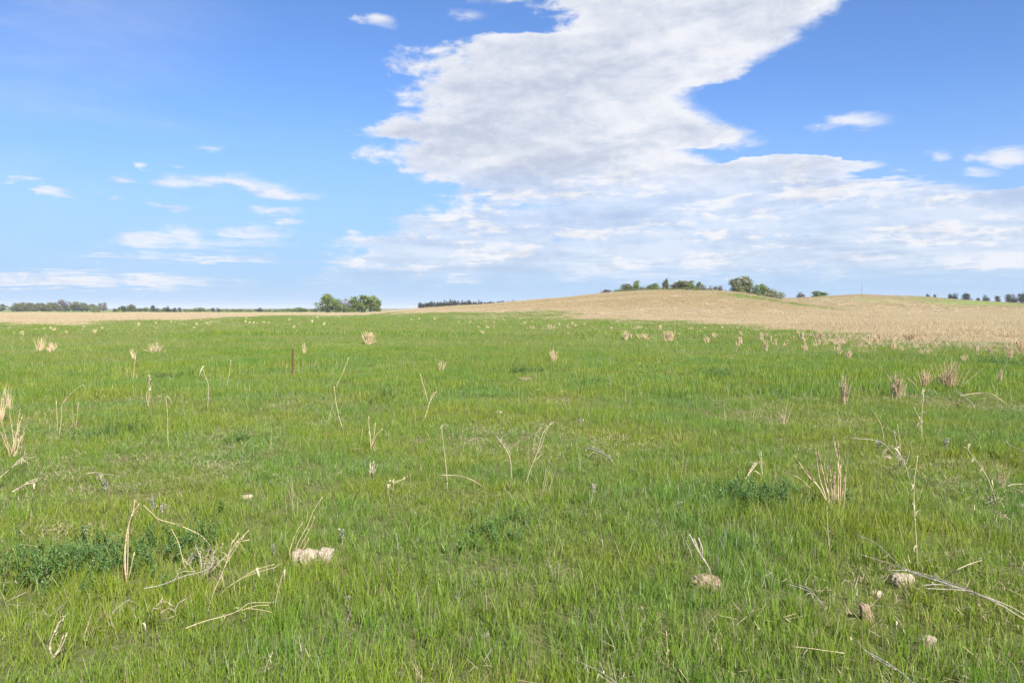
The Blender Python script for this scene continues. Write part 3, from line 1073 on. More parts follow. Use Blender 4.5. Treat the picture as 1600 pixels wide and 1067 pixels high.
# group of spring-green trees left of centre
GL = 'leafy trees left of centre'
tree('leafy', 514, 458, 22, 430, 'tall leafy tree, leftmost of the isolated green trees left of centre', GL)
tree('leafy', 526, 465, 20, 425, 'rounder lime green tree, second of the isolated green group', GL)
tree('bare', 541, 463, 17, 440, 'thin greyish see-through tree inside the isolated green group', GL)
tree('leafy', 554, 461, 24, 428, 'broad green tree, left half of the big double crown', GL)
tree('leafy', 570, 460, 24, 432, 'broad green tree, right half of the big double crown', GL)
tree('leafy', 584, 459, 15, 436, 'slender leafy tree at the right end of the isolated group', GL)
tree('leafy', 591, 468, 11, 434, 'low leaning leafy tree at the far right end of the isolated group', GL)
for x_, yt, lb in ((511, 480, 'dark low cedar bush below the leftmost leafy tree'), (538, 479, 'dark low cedar bush below the thin grey tree'),
                   (566, 479, 'dark low cedar bush below the broad double crown'), (579, 479, 'dark low cedar bush under the slender leafy tree')):
    tree('cedar', x_, yt, 5, 420, lb, 'dark bushes under the isolated trees')
# far left grove on its mound
GF = 'grove on the far left'
tree('dull', 3, 474, 12, 720, 'grey budding tree cut by the left picture edge')
for i, (x_, yt, w_, kd, lb) in enumerate((
        (27, 472, 15, 'dull', 'bushy end tree at the left tip of the far left grove'), (38, 471, 14, 'dull', 'second dull green tree from the left tip of the far left grove'),
        (48, 472, 14, 'dull', 'third dull green tree from the left tip of the far left grove'), (58, 472, 13, 'dull', 'fourth dull green tree from the left tip of the far left grove'),
        (68, 472, 13, 'dull', 'low budding tree where the far left grove climbs the mound'), (78, 471, 12, 'dull', 'budding tree at the top left of the green mound'),
        (88, 471, 12, 'dull', 'budding tree behind the top of the green mound'), (99, 466, 11, 'bare', 'tallest bare tree poking above the far left grove'),
        (108, 469, 13, 'bare', 'bare grey tree right of the tallest tree in the far left grove'), (118, 470, 14, 'dull', 'rounded budding tree behind the right side of the green mound'),
        (128, 471, 14, 'dull', 'rounded tree ending the main block of the far left grove'), (143, 474, 15, 'dull', 'low round tree right of a small gap in the far left grove'),
        (150, 476, 9, 'shrub', 'small green bush beside the low round tree on the far left'), (162, 471, 10, 'bare', 'lone thin grey tree at the right end of the far left grove'))):
    tree(kd, x_, yt, w_, 780 + (i % 3) * 14, lb, GF)
for x_, yt, w_, lb in ((97, 487, 7, 'low dark bush at the foot of the green mound'), (147, 485, 7, 'low dark green bush right of the mound foot'), (155, 483.5, 6, 'low reddish bush right of the mound foot')):
    tree('dullshrub', x_, yt, w_, 460, lb)
GM = 'small trees left of the middle distance'
for x_, yt, w_, kd, lb in ((193, 477, 11, 'dull', 'small rounded tree left of the taller pale tree'), (206, 474, 11, 'dull', 'taller pale tree of the small left cluster'),
                           (218, 479, 12, 'dullshrub', 'dark low bush at left of the rounded dark thicket'), (229, 477, 15, 'shrub', 'rounded dark green bush in the middle of the thicket'),
                           (239, 478, 8, 'cedar', 'very dark bush at the right end of the thicket'), (257, 479.5, 6, 'dull', 'tiny grey tree beside a dark blue tree'),
                           (263, 479, 8, 'cedar', 'dark bluish lone tree with flat top'), (272, 482, 4, 'cedar', 'tiny dark bush right of the dark bluish lone tree'),
                           (312, 477.5, 16, 'shrub', 'lone round green tree in the left middle distance')):
    tree(kd, x_, yt, w_, 620, lb, GM)
for i in range(44):
    x_ = 180 + i * 7.3 + random.uniform(-2, 2)
    if abs(x_ - 229) < 16: continue
    if 500 < x_ < 600: continue
    tree(random.choice(['dullshrub', 'dullshrub', 'shrub', 'cedar']), x_, 482.6 - random.random() * 1.6, random.uniform(5, 12), 640 + random.uniform(0, 60),
         'low dark bush in the hedge line along the far edge of the dry field', 'low bushes of the far hedge line')
for x_, yt, w_ in ((455, 479.5, 14), (466, 478, 16), (478, 480, 14)):
    tree('shrub', x_, yt, w_, 600, {455: 'left green shrub of the three left of the isolated trees', 466: 'middle and tallest green shrub left of the isolated trees', 478: 'right green shrub of the three left of the isolated trees'}[x_], 'three green shrubs')
# brush filling the foot of the groves
for i in range(22):
    x_ = 20 + i * 6.4 + random.uniform(-2, 2)
    tree('dullshrub', x_, 475.5 + random.uniform(-1, 1.6), random.uniform(8, 12), 800, 'low brush filling the foot of the far left grove between its trees', 'brush under the far left grove')
for i in range(30):
    x_ = 658 + i * 5.1 + random.uniform(-2, 2)
    tree('cedar', x_, 474.6 - (x_ - 658) * .012 + random.uniform(-.5, 1), random.uniform(7, 10), 505, 'low dark evergreen filling the foot of the conifer belt', 'low evergreens of the conifer belt')
for i in range(20):
    x_ = 966 + i * 8 + random.uniform(-3, 3)
    tree('dullshrub' if i % 3 else 'shrub', x_, 447.5 + random.uniform(-1.5, 1.5) + max(0, x_ - 1070) * .05, random.uniform(8, 13), 284, 'low brush between the taller trees along the hill crest', 'brush on the hill crest')
# conifer belt behind the long slope
for i in range(34):
    x_ = 657 + i * 4.6 + random.uniform(-1.2, 1.2)
    yt = np.interp(x_, [655, 665, 690, 720, 760, 800, 815], [475.5, 472, 470, 469.5, 471, 470, 470]) + random.uniform(-.4, 1.4)
    if i in (10, 14): yt = 467.3 + (i == 14)
    tree('conifer' if i % 4 else 'cedar', x_, yt, random.uniform(6, 9), 520 + random.uniform(-15, 25),
         'dark pointed conifer in the belt behind the pale slope' if i not in (10, 14) else ('tallest pointed conifer of the belt behind the pale slope' if i == 10 else 'second tallest pointed conifer, right of the tallest in the belt'),
         'conifer belt behind the slope')
# trees behind the crest of the near hill
GA = 'trees behind the hill crest'
for x_, yt, w_, kd, lb in (
        (945, 451, 14, 'bare', 'low bare bush on the left shoulder of the hill'),
        (971, 447, 9, 'dullshrub', 'small bush at the left end of the hilltop trees'), (981, 442, 18, 'dull', 'dull green tree second from the left end of the hilltop row'),
        (996, 438, 12, 'leafy', 'lopsided tree with a hooked top on the hill crest'), (1005, 443, 12, 'dullshrub', 'low bush right of the hooked tree on the crest'),
        (1014, 443, 10, 'bare', 'bare tree left of the green bush on the crest'), (1022, 441, 15, 'leafy', 'bright green tree left of the tall narrow hilltop tree'),
        (1032, 445, 9, 'dullshrub', 'low bush touching the left side of the tall narrow tree'), (1048, 446, 8, 'dullshrub', 'low bush right of the tall narrow tree'),
        (1060, 436.5, 17, 'dull', 'left tree of the dense hilltop clump'), (1071, 437, 16, 'dull', 'middle tree of the dense hilltop clump'),
        (1081, 438, 15, 'leafy', 'right tree of the dense hilltop clump'), (1091, 439, 12, 'dull', 'pale budding tree right of the dense hilltop clump'),
        (1100, 443, 12, 'bare', 'thin bare tree trailing off right of the hilltop clump'), (1109, 445, 10, 'bare', 'faint bare bush left of the thin mast'),
        (1123, 445, 12, 'bare', 'pale bare bush right of the thin mast'), (1133, 450, 6, 'dullshrub', 'tiny bush left of the two tall right trees'),
        (1148, 432, 17, 'dull', 'tall brownish budding tree, left of the tallest hill tree'), (1165, 429, 21, 'dull', 'tallest dark round headed tree on the hill'),
        (1160, 449, 12, 'shrub', 'low green bush at the foot of the tallest hill tree'),
        (1181, 443, 14, 'leafy', 'green tree right of the tallest hill tree'), (1192, 443, 15, 'leafy', 'full green tree left of the rounded grey bush'),
        (1206, 444, 22, 'dullshrub', 'large rounded grey green bush at the right end of hill trees'), (1215, 451, 14, 'dullshrub', 'lower right lobe bush sloping down from the rounded grey bush'),
        (1174, 452, 11, 'dullshrub', 'low brown bush between the tallest tree and green tree')):
    tree(kd, x_, yt, w_, 292 + random.uniform(-4, 8), lb, GA)
# tall narrow tree
tree('dull', 1040, 433, 8, 290, 'tall narrow tree with a small round top on the crest', GA)
tree('bare', 1250, 455, 16, 425, 'pale bare tree in the dip between the two hills', 'trees in the dip')
tree('leafy', 1277, 454.5, 20, 425, 'low spreading green tree in the dip between the two hills', 'trees in the dip')
GR = 'dark cedars on the right ridge'
for x_, yt, w_, lb in ((1449, 459.5, 6, 'tiny dark cedar, leftmost on the right ridge'), (1459.5, 460.8, 5, 'tiny low cedar, second from left on the right ridge'),
                       (1483, 460, 5, 'small cedar touching the left side of a bigger one'), (1490, 459.3, 12, 'third cedar clump from left on the right ridge'), (1509, 459.5, 14, 'broad rounded cedar standing alone on the right ridge'),
                       (1527.5, 466, 6, 'smallest cedar in the wide gap of the right ridge'), (1540, 462, 10, 'medium cedar right of the smallest one'),
                       (1558.5, 463, 8, 'narrow dark cedar just left of the ridge end clump'), (1575, 461.5, 10, 'left cedar of the clump ending the right ridge'),
                       (1583, 461, 10, 'middle cedar of the clump ending the right ridge'), (1594, 459.5, 13, 'largest cedar of the clump at the right picture edge'), (1606, 461, 12, 'cedar of the ridge clump cut by the right picture edge')):
    tree('cedar', x_, yt, w_, 412, lb, GR)


# ------------------------------------------------------------------ masts, posts
def mast(x, ytop, dist, r, label, arms=True):
    X = (x - 800) / FPX * dist
    g = float(hgt(X, dist, False)); zt = CAM_H + (HORIZ - ytop) / FPX * dist
    o = empty('utility_pole', (X, dist, g))
    tag(o, label, 'pole')
    v, f_ = tube([(0, 0, -.3), (0, 0, (zt - g) * .5), (0, 0, zt - g)], r, r * .7, 8)
    obj('shaft', mkmesh('shaft', v, f_, M_pole, smooth=True), o)
    if arms:
        v, f_ = tube([(-.7, 0, zt - g - 1.6), (.7, 0, zt - g - 1.6)], r * .5, r * .5, 6)
        obj('crossarm', mkmesh('crossarm', v, f_, M_pole), o)


mast(1346, 430, 408, 0.12, 'tall thin pole standing on the crest of the right hill')
mast(1117, 434, 310, 0.045, 'faint thin mast among the bare bushes on the hill', False)


def rusty_stake():
    p = hit(457, 590)
    D = p[1]
    ztop = CAM_H + (HORIZ - 544.5) / FPX * D
    h = ztop - p[2]
    L = []
    wv_ = 0.030

    def box(cx, cy, cz, sx, sy, sz):
        V_ = [(cx + a_ * sx, cy + b_ * sy, cz + c_ * sz) for a_ in (-1, 1) for b_ in (-1, 1) for c_ in (-1, 1)]
        return V_, [(0, 1, 3, 2), (4, 6, 7, 5), (0, 4, 5, 1), (2, 3, 7, 6), (0, 2, 6, 4), (1, 5, 7, 3)]
    L.append(box(0, 0, h / 2 - .1, wv_ * .75, .004, h / 2 + .1))
    L.append(box(0, .0185, h / 2 - .1, .004, .0142, h / 2 + .1))
    o = tag(obj('steel_post', mkmesh('steel_post', *merge(L), M_rust), loc=p), 'short rusty steel fence post standing in the green pasture', 'post')
    o.rotation_euler = (0.02, 0.012, 0.3)
    st = []
    for i in range(int(h / .055)):
        z = .05 + i * .055
        if z > h - .02: break
        st.append(box(0, -.009, z, .009, .0045, .010))
    tag(obj('studs', mkmesh('studs', *merge(st), M_rust), o), kind='stuff')


rusty_stake()


# ------------------------------------------------------------------ stones
def stone(x, y, wpx, hpx, mat, label, seed, name='stone', tilt=0.0, cells=None, depth=0.8, cat='stone'):
    p = hit(x, y + hpx * .25)
    D = p[1]
    sx = wpx / FPX * D / 2; sz = hpx / FPX * D * .62
    r = np.random.default_rng(seed)
    import bmesh

    def lump(sx, sy, sz, ph, flatness):
        bm = bmesh.new()
        bmesh.ops.create_icosphere(bm, subdivisions=4, radius=1)
        for v in bm.verts:
            c_ = v.co.copy()
            q = 1.0 / max(abs(c_.x), abs(c_.y), abs(c_.z))
            c_ = c_ * (1 + (q - 1) * flatness)
            n_ = 1 + .10 * math.sin(4 * c_.x + ph) * math.cos(3.3 * c_.z + ph) + .07 * math.sin(8 * c_.y + 2 * ph + 3 * c_.x) + .05 * math.sin(15 * c_.x + ph * 3) * math.sin(13 * c_.z + ph) + .03 * math.sin(29 * c_.x + 17 * c_.z + ph * 5)
            n_ += r.normal(0, .012)
            v.co = Vector((c_.x * sx * n_, c_.y * sy * n_, c_.z * sz * n_))
        me = bpy.data.meshes.new(name); bm.to_mesh(me); bm.free()
        me.materials.append(mat)
        return me
    if cells:
        o = empty(name, p)
        x0 = -sx
        for i, (fr, hh) in enumerate(cells):
            me = lump(sx * fr * .97, sx * depth * r.uniform(.8, 1), sz * hh, r.uniform(0, 6), .62)
            ch = obj('block', me, o, (x0 + sx * fr, r.uniform(-.01, .01), sz * .62))
            ch.rotation_euler = (r.uniform(-.1, .1), r.uniform(-.07, .07), r.uniform(-.12, .12))
            x0 += 2 * sx * fr
    else:
        o = obj(name, lump(sx, sx * depth, sz, r.uniform(0, 6), .3), loc=p + Vector((0, 0, sz * .25)))
        o.rotation_euler = (0, tilt, r.uniform(-.4, .4))
    return tag(o, label, cat)


stone(490, 874, 62, 22, M_rock, 'pale cracked block of stone in three pieces in the lower left grass', 3, 'cracked_stone', cells=((.17, 1.0), (.46, .92), (.36, .98)), depth=.45)
stone(1103, 911, 46, 24, M_rock2, 'brownish tan stone below a dried purple brown stalk', 4)
stone(1411, 908, 32, 24, M_rock, 'rounded pale stone under the long fallen straw stalk', 5)
stone(1356, 960, 17, 38, M_rock2, 'narrow tilted pinkish stone standing on end in the grass', 6, tilt=-.35)
stone(1452, 1005, 22, 24, M_rock, 'small pale stone near the lower right, below the tilted one', 7)
stone(1370, 928, 18, 10, M_rock, 'tiny whitish stone just above the narrow tilted stone', 8)
stone(1291, 953, 11, 11, M_rock, 'tiny white stone at the end of a short brown stalk', 9)
stone(780, 645, 11, 6, M_rock, 'tiny light stone alone in the middle of the pasture', 10)
stone(820, 592, 24, 4, M_rock2, 'flat greyish stone in front of a distant dark weed patch', 11)
stone(386, 776, 18, 6, M_rock, 'low flat pale stone left of the middle of the pasture', 12)
stone(429, 743, 10, 6, M_rock, 'small pale stone behind the low flat pale stone', 13)
stone(133, 832, 9, 12, M_rock, 'small whitish stone behind the large dark weed patch', 14)
stone(1440, 812, 16, 7, M_rock2, 'small tan stone near the foot of the tall thin brown stalk', 15)
stone(1385, 715, 16, 5, M_rock, 'low pale stone among weedy stems at the right', 16)
stone(652, 985, 16, 8, M_rock2, 'low brown stone at the bottom centre of the grass', 17)
stone(1000, 950, 14, 6, M_rock2, 'small brown stone left below the brownish tan stone', 18)


# ------------------------------------------------------------------ dead stalks, each stem its own piece
def bend(P, n=7):
    """smooth polyline through points (Catmull-Rom)"""
    P = [Vector(p) for p in P]
    if len(P) < 3:
        return [P[0].lerp(P[1], i / 3) for i in range(4)]
    Q = [P[0] * 2 - P[1]] + P + [P[-1] * 2 - P[-2]]
    out = []
    for i in range(1, len(Q) - 2):
        for j in range(4):
            t_ = j / 4
            a_, b_, c_, d_ = Q[i - 1], Q[i], Q[i + 1], Q[i + 2]
            out.append(0.5 * ((2 * b_) + (c_ - a_) * t_ + (2 * a_ - 5 * b_ + 4 * c_ - d_) * t_ ** 2 + (3 * b_ - a_ - 3 * c_ + d_) * t_ ** 3))
    out.append(P[-1])
    return out


def stalk(label, base, lines, mat=M_straw, r0=1.2, r1=.35, lying=False, cat='dead stalk', name='dry_stalk', frill=0, hd=.10, group=None, head=0):
    """base = pixel of the root; lines = list of pixel polylines. Upright stalks stand at the root's distance,
    lying ones rest a hand above the ground along their whole length."""
    b = hit(*base)
    o = empty(name, b)
    tag(o, label, cat, group)
    D = b[1]
    r = np.random.default_rng(int(base[0] * 7 + base[1]))
    for li, ln in enumerate(lines):
        mt = mat
        P = []
        m_ = len(ln)
        yoff = r.uniform(-.03, .03) * (li > 0)
        for i, q in enumerate(ln):
            if lying:
                hh = q[2] if len(q) > 2 else hd
                w3 = hit(q[0], q[1], hh)
            else:
                rr = ray(q[0], q[1]); t_ = (D + yoff * i / m_) / rr[1]
                w3 = Vector((rr[0] * t_, rr[1] * t_, CAM_H + rr[2] * t_))
            P.append(w3 - b)
        if not lying and li == 0:
            P[0] = Vector((P[0].x, 0, -.02))
        Pb = bend(P)
        k_ = D / FPX
        ra = r0 * .64 * k_ * (1 if li == 0 else .75); rb = r1 * .78 * k_ * (1 if li == 0 else 1.0)
        v, f_ = tube(Pb, ra, rb, 5)
        L = [(v, f_)]
        for jn in range(2, len(Pb) - 1, 5):      # swollen joints of the dead stem
            tg = (Pb[jn + 1] - Pb[jn]).normalized() * ra * 1.6
            L.append(tube([Pb[jn] - tg, Pb[jn], Pb[jn] + tg], ra * 1.5, ra * 1.1, 5))
        obj('stem' if li == 0 else 'branch', mkmesh('stem', *merge(L), mt, smooth=True), o)
        if head:
            # a slim spikelet head along the last part: rows of small husks
            H = []
            seg = Pb[int(len(Pb) * .45):]
            for j in range(int(head)):
                u = j / head * (len(seg) - 1.001); a_ = seg[int(u)].lerp(seg[int(u) + 1], u % 1)
                tg = (seg[min(int(u) + 1, len(seg) - 1)] - seg[int(u)]).normalized()
                sd_ = Vector(r.normal(0, 1, 3)).normalized() * .35 + tg
                tp = a_ + sd_.normalized() * k_ * r.uniform(3, 6)
                H.append(tube([a_, a_.lerp(tp, .5), tp], k_ * .8, k_ * .15, 3))
            obj('seed_head', mkmesh('seed_head', *merge(H), mt), o)
    frill = frill + 1
    if frill:
        # papery dead leaves curling off the stem
        FV, FF_ = [], []
        allp = [q for ln in lines[:1] for q in ln]
        for j in range(frill):
            q = allp[r.integers(1, len(allp))]
            if lying:
                c_ = hit(q[0] + r.normal(0, 3), q[1] + r.normal(0, 2), hd) - b
            else:
                rr = ray(q[0] + r.normal(0, 1.5), q[1] + r.normal(0, 5)); c_ = Vector((rr[0] * D / rr[1], D, CAM_H + rr[2] * D / rr[1])) - b
            L_ = D / FPX * r.uniform(8, 20); dv = Vector(r.normal(0, 1, 3)).normalized(); sv = dv.cross(Vector((0, 0, 1))).normalized() * D / FPX * r.uniform(.9, 2.2)
            pr_ = c_; o_ = len(FV)
            for s_ in range(4):
                wv2 = sv * (1 - s_ / 3.6)
                FV += [tuple(pr_ - wv2), tuple(pr_ + wv2)]
                pr_ = pr_ + dv * L_ / 3; dv = (dv + Vector((0, 0, -.45)) + Vector(r.normal(0, .25, 3))).normalized()
            for s_ in range(3):
                FF_.append((o_ + 2 * s_, o_ + 2 * s_ + 1, o_ + 2 * s_ + 3, o_ + 2 * s_ + 2))
        obj('dead_leaves', mkmesh('dead_leaves', FV, FF_, M_leafstraw), o)
    return o


SK = stalk
SK('forked pale stalk with three bent prongs, left of the taller forked one in centre', (801, 758), [[(801, 758), (799, 738), (797, 717), (790, 700), (782, 690), (776, 681)], [(797, 716), (790, 702), (784, 692), (783, 684)], [(797, 715), (796, 705), (788, 692)]], M_pale, 1.0, .7, frill=3)
SK('tall pale forked stalk with long curved tips in the centre of the pasture', (819, 760), [[(819, 760), (827, 738), (836, 715), (843, 695), (848, 678), (855, 668), (865, 659)], [(836, 715), (845, 698), (851, 680), (860, 661)], [(835, 710), (834, 692), (838, 677), (847, 667)], [(838, 718), (843, 713), (847, 709)]], M_pale, 1.1, .7, frill=4)
SK('pale crooked stalk leaning left, right of the rusty stake', (537, 672), [[(537, 672), (530, 652), (525, 628), (522, 603)], [(524, 606), (533, 588), (545, 558)]], M_straw, 1.0, .5)
SK('small tan forked stalk leaning right, in the centre left pasture', (661, 660), [[(661, 660), (668, 640), (672, 627), (682, 611)], [(671, 630), (675, 618), (678, 612)], [(669, 628), (664, 610), (656, 583)]], M_straw, 1.1, .6, frill=3)
SK('pale stalk with a bent double tip at the left, near the dark weed streak', (92, 682), [[(92, 682), (96, 655), (97, 632), (110, 616), (127, 602)], [(97, 632), (108, 619), (118, 611)], [(90, 678), (89, 650), (88, 626)]], M_straw, .9, .5)
SK('short pale stalk just right of the bent double tipped one', (118, 668), [[(118, 668), (121, 648), (123, 628)]], M_pale, .8, .4)
SK('straight thin pale stalk standing alone in the left pasture', (263, 702), [[(263, 702), (262, 672), (262, 650), (259, 620)]], M_straw, .9, .4, frill=1)
SK('pale fallen branching stalk pointing up right at the left picture edge', (2, 745), [[(0, 746), (18, 731), (36, 720), (59, 712)], [(18, 731), (28, 720), (46, 706)], [(24, 726), (34, 716), (44, 714)]], M_pale, 1.2, .6, lying=True, hd=.13, frill=5)
SK('thick bleached fallen stalk below the branching one at left edge', (20, 768), [[(20, 768), (34, 760), (46, 752), (62, 747)], [(38, 757), (50, 754), (60, 750)]], M_pale, 1.9, 1.0, lying=True, hd=.10, frill=5)
SK('short horizontal bleached stalk above a grey weed in the left pasture', (135, 742), [[(134, 740), (150, 738), (160, 740), (178, 742)]], M_pale, 1.0, .5, lying=True, hd=.13, frill=2)
SK('upright bundle of tall orange straw stems right of the dark weed patch', (198, 915), [[(198, 915), (196, 875), (198, 835), (206, 805), (218, 786)], [(199, 905), (200, 860), (201, 825), (208, 800), (211, 781)], [(201, 905), (205, 885), (210, 862)], [(197, 908), (194, 870), (199, 826)]], M_red, 1.5, .8, frill=2)
SK('long thin straw arching down right over the dark weeds at lower left', (338, 860), [[(338, 860), (318, 840), (298, 828), (272, 818), (248, 811), (238, 802), (224, 789)]], M_straw, 1.1, .8)
SK('short crooked straw below the long arching one', (293, 893), [[(293, 893), (285, 872), (279, 848), (268, 826)]], M_straw, 1.2, .7, frill=2)
SK('fallen twiggy stalk lying below the grey twiggy weed at lower left', (225, 920), [[(225, 919), (250, 914), (272, 906), (290, 899), (315, 893), (334, 884)], [(272, 906), (280, 895), (292, 892), (305, 893)], [(280, 903), (277, 893), (283, 886)]], M_grey, 1.3, .7, lying=True, hd=.12)
SK('tall leaning straw stalk with a spread of tips, right of the grey twiggy weed', (323, 955), [[(323, 955), (334, 925), (346, 898), (354, 878), (366, 852), (389, 828)], [(354, 878), (360, 856), (373, 832)], [(354, 876), (368, 850), (390, 843)], [(352, 884), (366, 860), (382, 836)], [(350, 890), (358, 868), (362, 848)]], M_straw, 1.5, .8, frill=5)
SK('straw stalk leaning far right with twin tips beside the tall leaning one', (338, 933), [[(338, 933), (352, 920), (378, 903), (400, 890), (430, 881)], [(378, 903), (405, 893), (431, 886)]], M_straw, 1.1, .7, frill=3)
SK('long low straw stalk lying below the twin tipped one at lower left', (290, 982), [[(290, 981), (320, 970), (350, 962), (372, 954), (390, 942), (424, 941)], [(378, 953), (400, 946), (420, 945)], [(385, 950), (405, 952), (425, 956)]], M_straw, 1.3, .7, lying=True, hd=.12, frill=3)
SK('hooped pale straws arching to the ground at lower left', (280, 962), [[(276, 958, .02), (268, 945), (255, 940), (240, 950), (224, 972, .02)], [(275, 955), (262, 950), (248, 960), (232, 974, .02)], [(274, 952), (280, 941), (292, 935)], [(278, 960), (262, 966), (246, 974, .02)]], M_pale, 1.2, .8, lying=True, hd=.13, frill=4)
SK('bleached forked weathered stalk near the bottom left corner', (76, 1050), [[(76, 1050), (82, 1030), (78, 1008), (86, 986), (100, 965)], [(82, 1030), (92, 1012), (99, 992)], [(84, 1028), (97, 1008), (105, 988)]], M_pale, 2.4, 1.0, frill=5)
SK('single thin straw standing left below the cracked white stone', (428, 965), [[(428, 965), (431, 938), (437, 912), (445, 888)]], M_straw, 1.1, .6)
SK('spray of tall straw stalks rising behind the cracked white stone', (453, 880), [[(456, 880), (464, 852), (480, 822), (490, 798), (504, 776)], [(452, 880), (454, 858), (463, 832), (473, 816)], [(458, 878), (472, 848), (486, 822), (492, 806)], [(455, 878), (452, 862), (460, 838)], [(460, 878), (474, 856), (483, 840)]], M_straw, 1.1, .7, frill=2)
SK('purple brown dried stalk with thick seed heads above the tan stone', (1114, 905), [[(1114, 905), (1108, 888), (1097, 870), (1086, 852), (1077, 834)], [(1097, 870), (1097, 856), (1091, 840)], [(1094, 866), (1088, 850), (1084, 842)]], M_grey, 2.0, 1.6, head=12)
SK('very long straw stalk lying across the lower right corner', (1600, 968), [[(1620, 978, .03), (1600, 967, .08), (1560, 943), (1520, 926), (1470, 909), (1432, 897), (1395, 882), (1338, 864)], [(1610, 966, .05), (1580, 948, .1), (1540, 932), (1500, 918), (1440, 898), (1410, 886), (1392, 870), (1368, 848), (1335, 833)], [(1505, 920), (1470, 913), (1440, 914)], [(1512, 922), (1470, 920), (1445, 919)], [(1520, 924), (1490, 912), (1430, 893), (1385, 890)], [(1480, 912), (1468, 903), (1460, 894)]], M_grey, 1.7, .7, lying=True, hd=.17, frill=3)
SK('pale curved twig ending in a hook above the very long fallen stalk', (1478, 912), [[(1478, 912, .02), (1482, 900, .08), (1495, 890), (1515, 881), (1534, 875)]], M_pale, 1.3, .8, lying=True, hd=.17, frill=2)
SK('short brown arching stalk left of the rounded pale stone', (1292, 958), [[(1290, 956, .03), (1282, 940), (1268, 926), (1250, 918), (1230, 912)], [(1275, 932), (1265, 920), (1245, 913)]], M_grey, 1.3, .9, lying=True, hd=.12, frill=3)
SK('long brown bent straw at the bottom right running off the picture', (1428, 1068), [[(1430, 1070), (1405, 1048), (1378, 1030), (1352, 1016), (1338, 998)], [(1400, 1046), (1378, 1034), (1358, 1022)]], M_grey, 1.8, .8, lying=True, hd=.10)
SK('thin horizontal straw lying left of the long bottom right straw', (1320, 1020), [[(1320, 1020), (1290, 1016), (1262, 1012), (1240, 1010)]], M_straw, 1.1, .7, lying=True, hd=.10)
SK('diagonal knotted pale stalk leaning left at the right side', (1558, 785), [[(1558, 785), (1547, 756), (1536, 735), (1520, 713), (1512, 702), (1506, 698)], [(1538, 737), (1532, 724), (1530, 720)]], M_pale, 1.2, .8, frill=4)
SK('bundle of fallen straws reaching the right edge beside the diagonal stalk', (1600, 770), [[(1612, 772), (1590, 766), (1570, 757), (1548, 748)], [(1610, 766), (1590, 760), (1572, 752), (1556, 747)], [(1610, 757), (1590, 756), (1576, 758)]], M_straw, 1.2, .7, lying=True, hd=.16, frill=3)
SK('short fallen straw at the right picture edge above the bundle', (1610, 712), [[(1612, 712), (1592, 702), (1576, 694), (1572, 686)]], M_pale, 1.1, .6, lying=True, hd=.16)
SK('upright pale stub beside a fallen bleached piece, left above the orange tuft', (1191, 748), [[(1192, 748), (1190, 728), (1189, 705)]], M_pale, 1.4, .7)
SK('bleached frayed piece of dead weed leaning by the upright pale stub', (1165, 748), [[(1165, 748), (1174, 735), (1184, 722)], [(1168, 742), (1176, 728), (1181, 722)]], M_pale, 1.7, 1.1, lying=True, hd=.08, frill=6)
SK('short thick fallen seed head pointing down right in the centre pasture', (957, 720), [[(957, 720), (946, 711), (932, 704), (916, 699)], [(946, 711), (936, 702), (922, 698)]], M_grey, 1.5, 1.0, lying=True, hd=.14, frill=4)
SK('tall straight grey green stalk left of the centre forked ones', (699, 768), [[(699, 768), (698, 740), (695, 712), (690, 668)]], M_pale, 1.1, .5, frill=1)
SK('brown straw arching low beside the tall straight stalk', (756, 762), [[(756, 762, .03), (738, 750), (715, 743), (686, 742)]], M_red, 1.2, .7, lying=True, hd=.16)
SK('small curled tan weed stalk in the left centre grass', (605, 770), [[(606, 770), (607, 760), (615, 754), (632, 748)], [(607, 762), (612, 756), (616, 748)]], M_straw, 1.2, .7, frill=4)
SK('thin pale stem standing directly below the big orange tuft', (1298, 866), [[(1298, 866), (1294, 835), (1292, 790)]], M_pale, 1.1, .6)
SK('tall slender brown stalk with papery foot at the right', (1434, 892), [[(1434, 892), (1432, 850), (1429, 800), (1428, 758), (1434, 712)]], M_straw, 1.3, .7, frill=7)
SK('pale straw at the bottom left of centre, cut by the picture edge', (410, 1078), [[(410, 1078), (413, 1050), (426, 1018)]], M_pale, 1.6, .7)
SK('fallen pale branch right of the widest reddish tuft', (1522, 634), [[(1522, 634), (1512, 624), (1496, 611)], [(1510, 622), (1500, 614)]], M_grey, 1.1, .7, lying=True, hd=.15)
SK('tan arching straw reaching right from the widest reddish tuft', (1572, 632), [[(1574, 632, .03), (1550, 616), (1530, 614), (1500, 618)], [(1560, 624), (1540, 617), (1515, 614)]], M_straw, .9, .6, lying=True, hd=.2)
SK('thin low straw leaning left of the big orange tuft', (1284, 786), [[(1284, 786), (1270, 768), (1256, 752), (1240, 742)]], M_straw, 1.0, .6)
SK('upright straw stem with pale lower leaves in the left pasture', (232, 640), [[(232, 640), (233, 615), (233, 584)], [(232, 636), (229, 622), (230, 612)]], M_straw, .9, .5, frill=4)
SK('brownish thin stem below a small straw tuft at left', (206, 602), [[(206, 602), (209, 582), (212, 556)]], M_red, .8, .5)
SK('pale stem bent left near the dark streak, left of the rusty stake', (324, 642), [[(324, 642), (326, 605), (321, 588), (316, 574)]], M_pale, .9, .5, frill=2)
SK('straight straw stem between two pale stems left of the rusty stake', (352, 612), [[(352, 612), (357, 590), (361, 562)]], M_straw, .8, .5)
SK('tall weedy pale stem under the small reddish tuft at right', (1441, 690), [[(1441, 690), (1440, 655), (1443, 615)], [(1440, 660), (1432, 645), (1428, 636)], [(1442, 688), (1438, 665), (1437, 650)]], M_straw, 1.2, .6, frill=7)
